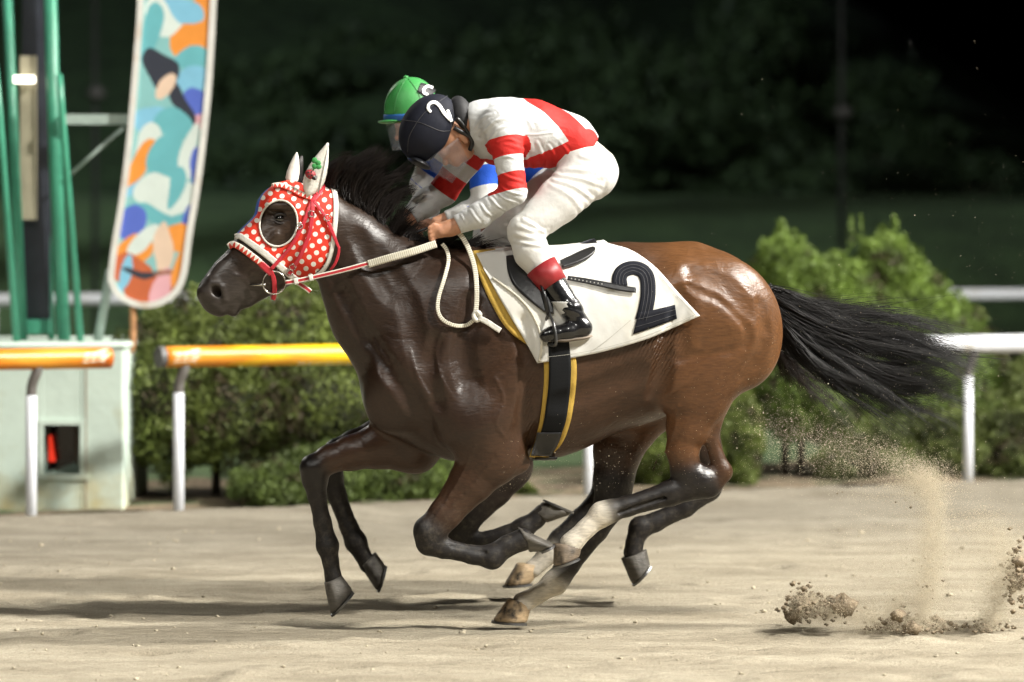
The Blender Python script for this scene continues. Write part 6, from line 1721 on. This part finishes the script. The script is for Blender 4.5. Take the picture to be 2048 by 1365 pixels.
plate(44, -120, 98, 640, .12, .12, "cabinet", mat("cabinet_dark", (.030, .034, .045), .35, var=.3, scale=4))
plate(40, 112, 72, 440, .05, .05, "lit_interior", mat("lit_interior_beige", (.30, .27, .19), .6, var=.2, scale=3))  # beige plate painted to stand in for the tower's lit interior
plate(46, 640, 98, 668, .05, .1, "base_bracket", green)
lampo = plate(27, 152, 68, 166, -.04, .06, "lamp", mat("tube_lamp", (.9, .9, .85), .3, emit=((1.0, .93, .78), 3.5)))

# printed sign ----------------------------------------------------------
SY = 7.15
def SP(px, py, dy=0.0): return at_depth(px, py, SY + dy)
outl = [(437, -160), (433, 0), (425, 150), (415, 260), (400, 380), (385, 470), (373, 552), (352, 593), (312, 615), (272, 615), (236, 597), (217, 566), (217, 540), (225, 480), (240, 390), (252, 290), (262, 180), (270, 80), (275, 0), (278, -160)]
oc = smooth_poly(outl + [outl[0]], 120)[:-1]
cen = lambda P: P
def inset(P, d):
    T = np.roll(P, -1, 0) - np.roll(P, 1, 0); T /= np.linalg.norm(T, axis=1)[:, None]
    return P + np.stack([-T[:, 1], T[:, 0]], 1) * d
ic = inset(oc, 13)
if not inside_poly(ic[30:31], oc)[0]: ic = inset(oc, -13)
sign = Thing("printed_sign", "tall curved sign board printed in teal, orange and blue with white rim", "sign", WORLDF, SP(300, 690) * np.array([1, 1, 0]) + np.array([0, 0, KZ(700) * 0]))
nb = len(oc); V = []; F = []
for P_, dy in ((oc, 0), (ic, 0), (ic, .02), (oc, .09)):
    V += [SP(x, y, dy) for x, y in P_]
for a, b in ((0, 1), (1, 2), (3, 0)):
    for i in range(nb):
        j = (i + 1) % nb; F.append((a * nb + i, a * nb + j, b * nb + j, b * nb + i))
F.append(tuple(range(3 * nb, 4 * nb)))
rim = mat("sign_rim_white", (.62, .62, .58), .45, var=.1, scale=6, dirt=((.38, .20, .09), 3.0, .57, .75))
sign.part("rim", V, F, rim, smooth=False)
# print: soft flat colour shapes on a fine sheet just behind the rim
gx, gy = np.arange(214, 440, 1.6), np.arange(-162, 618, 2.4)
G = np.stack(np.meshgrid(gx, gy, indexing='ij'), -1); G2 = G.reshape(-1, 2)
keepv = inside_poly(G2, inset(oc, 9) if inside_poly(inset(oc, 9)[30:31], oc)[0] else inset(oc, -9))
colr = np.tile(np.array([.22, .46, .46]), (len(G2), 1))
wob = 6 * np.stack([np.sin(G2[:, 1] * .05 + G2[:, 0] * .03), np.cos(G2[:, 0] * .06 + G2[:, 1] * .02)], 1)
def blot(cx, cy, rx, ry, ang, c, soft=.0):
    a = math.radians(ang); q = G2 + wob - (cx, cy); u = q[:, 0] * math.cos(a) + q[:, 1] * math.sin(a); w = -q[:, 0] * math.sin(a) + q[:, 1] * math.cos(a)
    m = (u / rx) ** 2 + (w / ry) ** 2 < 1; colr[m] = c
TEAL, SKYB, BLU, WHT, ORA, RUS, CRM, DRK, PNK = (.13, .40, .44), (.20, .46, .62), (.09, .14, .50), (.58, .66, .62), (.72, .27, .05), (.48, .12, .05), (.66, .50, .38), (.035, .04, .055), (.66, .36, .40)
for b_ in ((390, 60, 40, 75, 20, ORA), (330, 30, 45, 40, -30, WHT), (370, 20, 50, 22, 30, SKYB), (300, 70, 22, 60, 10, TEAL), (380, 120, 40, 22, -15, TEAL), (385, 160, 45, 24, -20, SKYB), (400, 205, 30, 30, 0, BLU), (400, 240, 22, 16, 20, PNK),
           (322, 140, 30, 44, -25, DRK), (362, 205, 14, 44, -28, DRK), (330, 172, 20, 26, 20, CRM), (310, 240, 40, 30, 15, SKYB), (345, 250, 36, 30, 0, TEAL), (290, 300, 24, 60, 15, WHT), (280, 325, 22, 50, 20, ORA), (340, 320, 50, 46, 10, TEAL), (380, 300, 16, 60, 10, WHT),
           (392, 350, 14, 60, 8, BLU), (300, 372, 60, 14, -14, SKYB), (330, 395, 60, 44, 5, WHT), (350, 370, 14, 46, 20, TEAL), (300, 428, 55, 14, 12, TEAL), (350, 440, 40, 10, -4, TEAL), (260, 450, 30, 36, 10, BLU), (385, 450, 16, 40, 8, BLU), (355, 480, 40, 30, 0, ORA),
           (270, 500, 45, 24, -30, ORA), (290, 480, 14, 46, 40, WHT), (326, 500, 18, 62, 6, CRM), (260, 545, 40, 34, 0, RUS), (300, 575, 60, 34, 0, RUS), (325, 580, 22, 40, 10, PNK), (250, 550, 8, 40, 25, SKYB), (285, 546, 40, 7, 4, DRK), (330, 550, 30, 5, 3, (.30, .14, .10)), (360, 540, 16, 40, 10, ORA)):
    blot(*b_)
F = grid_faces(len(gx), len(gy)); F = F[keepv[F].all(1)]
used = np.unique(F); re_ = np.zeros(len(G2), int); re_[used] = np.arange(len(used))
V = np.array([SP(x, y, .012) for x, y in G2[used]])
sign.part("printed_face", V, re_[F], mat("sign_print", attr="ink", rough=.3, var=.06, scale=8), attrs=dict(ink=colr[used]))
brk = mat("bracket_pale_green", (.34, .42, .38), .5, var=.15)
a, b = TP(122, 238), SP(252, 239, .1)
mb = MB().box((a[0], SY + .1, b[2] - .03), (b[0], SY + .16, b[2] + .03)); sign.part("bracket", mb.v, mb.f, brk, smooth=False)
V, F = tube_vf([SP(142, 348, .13), SP(246, 256, .13)], .011, 8); sign.part("brace", V, F, brk)
V, F = tube_vf([SP(222, 540, .13), np.array([SP(194, 690, .13)[0], SY + .13, rz - .02])], .028, 10); sign.part("support_leg", V, F, brk)
rust = mat("rusty_pipe", (.40, .20, .09), .7, var=.3, scale=9)
V, F = tube_vf(smooth_poly([SP(266, 610, .04), SP(266, 660, .04), SP(262, 702, .04), SP(240, 706, .04)], 14), .020, 10); sign.part("rusty_support", V, F, rust)

# slim lighting poles far behind ------------------------------------------
def far_pole(px, ptop, Y, r, label, lamp_py):
    b = at_depth(px, 480, Y); b[2] = -.1; tp = at_depth(px, ptop, Y)
    t = Thing("lighting_pole", label, "pole", WORLDF, b, "slim poles behind the infield rail")
    m = mat("far_pole_grey", (.055, .060, .060), .6, var=.2)
    V, F = tube_vf([b, tp], [r, r * .8], 10); t.part("pole", V, F, m)
    c = at_depth(px + 3, lamp_py, Y - .15)
    nu, nv = 10, 6
    V = [(c[0] + .13 * math.cos(u) * math.sin(w), c[1] + .10 * math.sin(u) * math.sin(w), c[2] + .10 * math.cos(w)) for w in np.linspace(.05, 3.09, nv) for u in np.linspace(0, 2 * math.pi, nu, endpoint=False)]
    F = [(i * nu + j, i * nu + (j + 1) % nu, (i + 1) * nu + (j + 1) % nu, (i + 1) * nu + j) for i in range(nv - 1) for j in range(nu)]
    t.part("luminaire", V, F, mat("luminaire_pale", (.16, .16, .16), .5))  # pale lamp fixture on the pole, modelled unlit
far_pole(1683, -120, 38, .045, "slim grey pole with pale round loudspeaker behind the twin peaked bush", 225)
far_pole(190, -120, 38, .04, "slim grey pole with pale round loudspeaker behind the sign bracket", 187)
# ------------------------------------------------------------------ manes and tails
def hair_mat(name, col, rough=.42):
    m = mat(name, col, rough, var=.5, scale=30, spec=.28)
    return m
hairm = hair_mat("black_horsehair", (.006, .0052, .005), .55)
hairb = hair_mat("brown_black_horsehair", (.020, .013, .010), .5)
def bez(P0, P1, P2, P3, k):
    t = np.linspace(0, 1, k)[None, :, None]
    return (1 - t) ** 3 * P0[:, None] + 3 * (1 - t) ** 2 * t * P1[:, None] + 3 * (1 - t) * t ** 2 * P2[:, None] + t ** 3 * P3[:, None]
def px_strands(fr, PX, D, r, rng, rad, taper=.3):
    """PX (n,k,2) pixel paths, D (n,k) lateral metres"""
    n, k, _ = PX.shape
    P = fr.H(PX[..., 0].ravel(), PX[..., 1].ravel(), 0.0).reshape(n, k, 3)
    P[..., 1] = D
    return strands(P, rad, taper=taper)

def build_tail(fr, th, T, seed, n, m, tips, name="tail", rad=.0013):
    r = np.random.default_rng(seed)
    # clumped locks, each lock follows its own line
    nl = 74; lock = np.minimum((r.random(n) ** 1.15 * nl).astype(int), nl - 1)
    q = r.random(nl) ** .9
    root = np.stack([1534 + 20 * q + r.normal(size=nl) * 3, 578 + 62 * q], 1)
    top = smooth_poly(tips[0], 50); bot = smooth_poly(tips[1], 50)
    L = r.uniform(.35, .86, nl); L[:22] = r.uniform(.88, 1.0, 22)
    idx = np.clip((L * 49), 0, 49).astype(int)
    f = np.clip(q + r.normal(size=nl) * .12, 0, 1)[:, None]
    tip = top[idx] * (1 - f) + bot[idx] * f
    m1 = top[(idx * .30).astype(int)] * (1 - f) + bot[(idx * .30).astype(int)] * f
    m2 = top[(idx * .66).astype(int)] * (1 - f) + bot[(idx * .66).astype(int)] * f + np.stack([np.zeros(nl), r.normal(size=nl) * 18 - 6], 1)
    curl = r.normal(size=(nl, 2)) * np.array([14, 16])
    def pick(A, s): return A[lock] + r.normal(size=(n, 2)) * s
    P0, P1, P2, P3 = pick(root, 5), pick(m1, 6), pick(m2, 6), pick(tip + curl * 2.4, 8)
    stray = r.random(n) < .16; P3[stray] += r.normal(size=(stray.sum(), 2)) * 34; P2[stray] += r.normal(size=(stray.sum(), 2)) * 14
    k = 15; PX = bez(P0, P1, P2, P3, k)
    cut = np.where(lock < 22, r.uniform(.78, 1.0, n), r.uniform(.5, 1.0, n)); ii = np.linspace(0, 1, k)[None, :] * cut[:, None] * (k - 1); i0 = np.minimum(ii.astype(int), k - 2); ff = (ii - i0)[..., None]; ar = np.arange(n)[:, None]
    PX = PX[ar, i0] * (1 - ff) + PX[ar, i0 + 1] * ff
    w = np.linspace(0, 1, k)[None, :]
    ph = r.random(nl)[lock][:, None] * 6.28
    PX[..., 1] += (9 * np.sin(w * 8 + ph) * w)
    dl = (r.normal(size=nl) * .055)[lock][:, None] + r.normal(size=(n, 1)) * .02
    D = dl * np.sqrt(w) + r.normal(size=(n, 1)) * .016
    fl = r.random(n) < .13                      # fine flyaway hairs that end loose and curled
    cu = (w[0][None, :] ** 2) * 30
    PX[fl, :, 0] += (cu * r.uniform(-.4, 1.2, (n, 1)))[fl]; PX[fl, :, 1] += (cu * r.normal(size=(n, 1)) + 8 * np.sin(w * 11 + ph) * w)[fl]
    QX = np.stack(T(PX[..., 0], PX[..., 1]), -1)
    V, F = px_strands(fr, QX, D, r, r, rad * r.uniform(.6, 1.5, n) * np.where(fl, .6, 1.0), taper=.15)
    o = th.part(name, V, F, m, kind="stuff")
    # fleshy dock inside the root of the tail
    return o
tips1 = ([(1535, 577), (1600, 590), (1680, 612), (1760, 624), (1850, 628), (1920, 650), (1985, 700)], [(1556, 690), (1590, 735), (1660, 765), (1740, 800), (1820, 828), (1890, 832), (1955, 790)])
build_tail(FR1, horse1, lambda x, y: (x, y), 5, 5600, hairm, tips1, rad=.0016)
V, F = tube_vf([FR1.H(x, y, 0) for x, y in ((1505, 590), (1535, 590), (1560, 606), (1590, 622))], [.04, .034, .022, .008], 10)
horse1.part("tail_dock", V, F, hairm)
tips2 = ([(1540, 600), (1600, 650), (1680, 690), (1760, 715), (1840, 730)], [(1556, 720), (1590, 760), (1640, 800), (1700, 815), (1760, 830)])
build_tail(FR2, horse2, lambda x, y: ((x - CX) * .955 + CX + 4, (y - HY) * .955 + HY + 6), 6, 1200, hairb, tips2, rad=.0013)

def build_mane(fr, th, T, seed, n, crest, tipf, m, drop=0.0, rad=.0013):
    r = np.random.default_rng(seed)
    C = smooth_poly(crest, 80)
    nl = 90; lock = r.integers(0, nl, n); lt = np.sort(r.random(nl)); i0 = (lt * 79).astype(int)
    L = r.uniform(.55, 1.05, nl)
    root = C[i0]; tip = np.array([tipf(t) for t in lt])
    v = (tip - root) * L[:, None]; side = np.stack([-v[:, 1], v[:, 0]], 1)
    P0 = root[lock] + r.normal(size=(n, 2)) * 4 + np.array([0, 3]); P3 = (root + v)[lock] + r.normal(size=(n, 2)) * 7 + (r.normal(size=(nl, 2)) * 8)[lock]
    vv = P3 - P0; sd = np.stack([-vv[:, 1], vv[:, 0]], 1)
    cv = (r.normal(size=nl) * .12)[lock][:, None]
    P1 = P0 + vv * .3 - sd * (.16 + cv) * 1.0; P2 = P0 + vv * .68 - sd * (.12 + cv)
    k = 11; PX = bez(P0, P1, P2, P3, k); w = np.linspace(0, 1, k)[None, :]
    D = (r.normal(size=nl) * .04)[lock][:, None] * w + r.normal(size=(n, 1)) * .014 * (1 - .4 * w) - .006
    QX = np.stack(T(PX[..., 0], PX[..., 1]), -1)
    V, F = px_strands(fr, QX, D, r, r, rad * r.uniform(.6, 1.5, n))
    return th.part("mane", V, F, m, kind="stuff")
crest = [(652, 368), (690, 393), (722, 413), (760, 440), (795, 469), (830, 486), (880, 494), (950, 500)]
def mane_tip(t):
    P = smooth_poly([(700, 322), (748, 296), (794, 328), (818, 366), (808, 410), (802, 440), (850, 472), (930, 480), (1000, 502)], 40)
    return P[int(t * 39)]
build_mane(FR1, horse1, lambda x, y: (x, y), 8, 4600, crest, mane_tip, hair_mat("mane_horsehair", (.011, .008, .007), .5), rad=.0015)
build_mane(FR2, horse2, lambda x, y: T2(x, y), 9, 700, crest, lambda t: mane_tip(t) + np.array([20, 40]), hairb)
# ------------------------------------------------------------------ sand thrown up by the hooves
def grains(P, size, rng):
    n = len(P); T = np.array([(1, 1, 1), (1, -1, -1), (-1, 1, -1), (-1, -1, 1)], float) / 1.7
    R = rng.normal(size=(n, 3, 3)); Q, _ = np.linalg.qr(R)
    V = np.einsum('kj,nij->nki', T, Q) * (size * rng.uniform(.5, 1.6, n))[:, None, None] + P[:, None, :]
    b = np.arange(n)[:, None, None] * 4
    F = (b + np.array([(0, 1, 2), (0, 3, 1), (0, 2, 3), (1, 3, 2)])[None]).reshape(-1, 3)
    return V.reshape(-1, 3), F
r = np.random.default_rng(21)
P = []
def pix_depth(px, py, Y):
    d = ray(px, py); return CAM + d * (Y - CAM[1])[:, None]
def puff(px, py, sx, sy, n, Y=-.15, sY=.12, power=1.0):
    n *= 4; a = r.normal(size=(n, 2)); P.append(pix_depth(px + sx * a[:, 0], py + sy * a[:, 1], Y + sY * r.normal(size=n)))
def jet(path, w0, w1, n, Y=-.2, sY=.08, bias=1.0):
    n *= 5; c = smooth_poly(path, 60); t = r.random(n) ** bias; i = np.minimum((t * 59).astype(int), 58); f = (t * 59 - i)[:, None]
    q = c[i] * (1 - f) + c[i + 1] * f + r.normal(size=(n, 2)) * (w0 + (w1 - w0) * t)[:, None]
    P.append(pix_depth(q[:, 0], q[:, 1], Y + sY * r.normal(size=n)))
# dense kicked clods close to the ground
puff(1640, 1212, 30, 15, 5200); puff(1605, 1210, 14, 18, 2600); puff(1690, 1225, 30, 10, 1800)
puff(1830, 1262, 45, 14, 7000); puff(1795, 1225, 12, 18, 2000); puff(1745, 1240, 26, 18, 2000); puff(1975, 1255, 16, 16, 2200); puff(2035, 1150, 16, 34, 4200)
# rising fans
jet([(1835, 1262), (1852, 1180), (1868, 1080), (1872, 1000), (1845, 950)], 10, 16, 5200)
jet([(1850, 960), (1800, 925), (1720, 900), (1620, 880), (1520, 850)], 14, 36, 2600, bias=1.6)
jet([(1860, 1000), (1780, 960), (1680, 925), (1560, 900)], 16, 34, 1200, bias=1.6)
jet([(1980, 1265), (1995, 1200), (2010, 1120), (1990, 1060), (1940, 1040)], 10, 22, 3000)
puff(1930, 1120, 60, 60, 1600); puff(1800, 1100, 70, 90, 1800); puff(1858, 1120, 20, 80, 4000); puff(1840, 1200, 34, 40, 3000); puff(1850, 960, 34, 20, 2500); puff(1990, 1180, 24, 60, 3000); puff(1700, 1235, 60, 16, 2500)
# stray grains in the air behind the horses
k = 2600; qx = r.uniform(1000, 2060, k); qy = 985 - r.gamma(1.6, 150, k) * np.clip((qx - 900) / 900, .15, 1.2)
m = (qy > 60); P.append(np.array([at_depth(x, y, r.normal() * .35 - .05) for x, y in zip(qx[m], qy[m])]))
P = np.vstack(P); P = P[P[:, 2] > -.01]
V, F = grains(P, np.where(r.random(len(P)) < .015, .0024, .0010), r)
sp = struct("sand_spray", V, F, mat("flying_sand", (.58, .51, .38), .95, var=.25, scale=40), smooth=False, kind="stuff", label="pale sand grains thrown into the air behind the galloping hooves")

# loose clods of damp sand lying about and thrown up near the ground
def clod(rad, seed):
    q = np.random.default_rng(seed); nu, nv = 9, 6; V = []
    for w in np.linspace(.1, math.pi - .1, nv):
        for u in np.linspace(0, 2 * math.pi, nu, endpoint=False):
            k = rad * q.uniform(.42, 1.3); V.append((k * math.cos(u) * math.sin(w), k * math.sin(u) * math.sin(w), .75 * k * math.cos(w)))
    F = [(i * nu + j, i * nu + (j + 1) % nu, (i + 1) * nu + (j + 1) % nu, (i + 1) * nu + j) for i in range(nv - 1) for j in range(nu)] + [tuple(range(nu - 1, -1, -1)), tuple(range((nv - 1) * nu, nv * nu))]
    return np.array(V), F
mb = MB(); q = np.random.default_rng(77)
protos = [clod(1.0, 90 + k) for k in range(6)]
for _ in range(700):
    x, y = q.uniform(-3.4, 3.4), q.uniform(-3.6, 5.5); s_ = q.gamma(1.5, .0022) + .002
    V, F = protos[q.integers(6)]; z = float(sand_height(np.array([x]), np.array([y]))[0]) - .014
    mb.add(V * s_ + np.array([x, y, z + s_ * .3]), F)
struct("sand_clods", mb.v, mb.f, mat("sand_clod", (.40, .35, .255), .95, var=.3, scale=30, bump=.6, bscale=80), kind="stuff", label="small loose clods of sand scattered over the track")
mb = MB()
for cx, cy, sx, sy, n_, big in ((1640, 1216, 24, 8, 9, .062), (1606, 1206, 8, 10, 4, .055), (1832, 1266, 30, 6, 9, .055), (1800, 1240, 10, 10, 4, .035), (2044, 1150, 8, 26, 7, .055), (1975, 1266, 10, 4, 4, .032), (1640, 1214, 32, 11, 190, .014), (1602, 1208, 10, 15, 90, .014), (1830, 1262, 44, 10, 190, .013), (1800, 1230, 14, 18, 16, .014), (1975, 1260, 16, 9, 60, .012), (2038, 1150, 14, 32, 150, .014), (1860, 1150, 12, 60, 10, .008), (1760, 1000, 80, 50, 10, .007)):
    for _ in range(n_):
        p_ = at_depth(cx + q.normal() * sx, cy + q.normal() * sy, -.15 + q.normal() * .1)
        if p_[2] < 0: p_[2] = .005
        V, F = protos[q.integers(6)]; mb.add(V * (big * q.uniform(.25, 1.0)) + p_, F)
struct("thrown_clods", mb.v, mb.f, mat("damp_clod", (.20, .155, .10), .95, var=.35, scale=40, bump=.8, bscale=90), kind="stuff", label="damp brown clods of sand flying low behind the hooves")
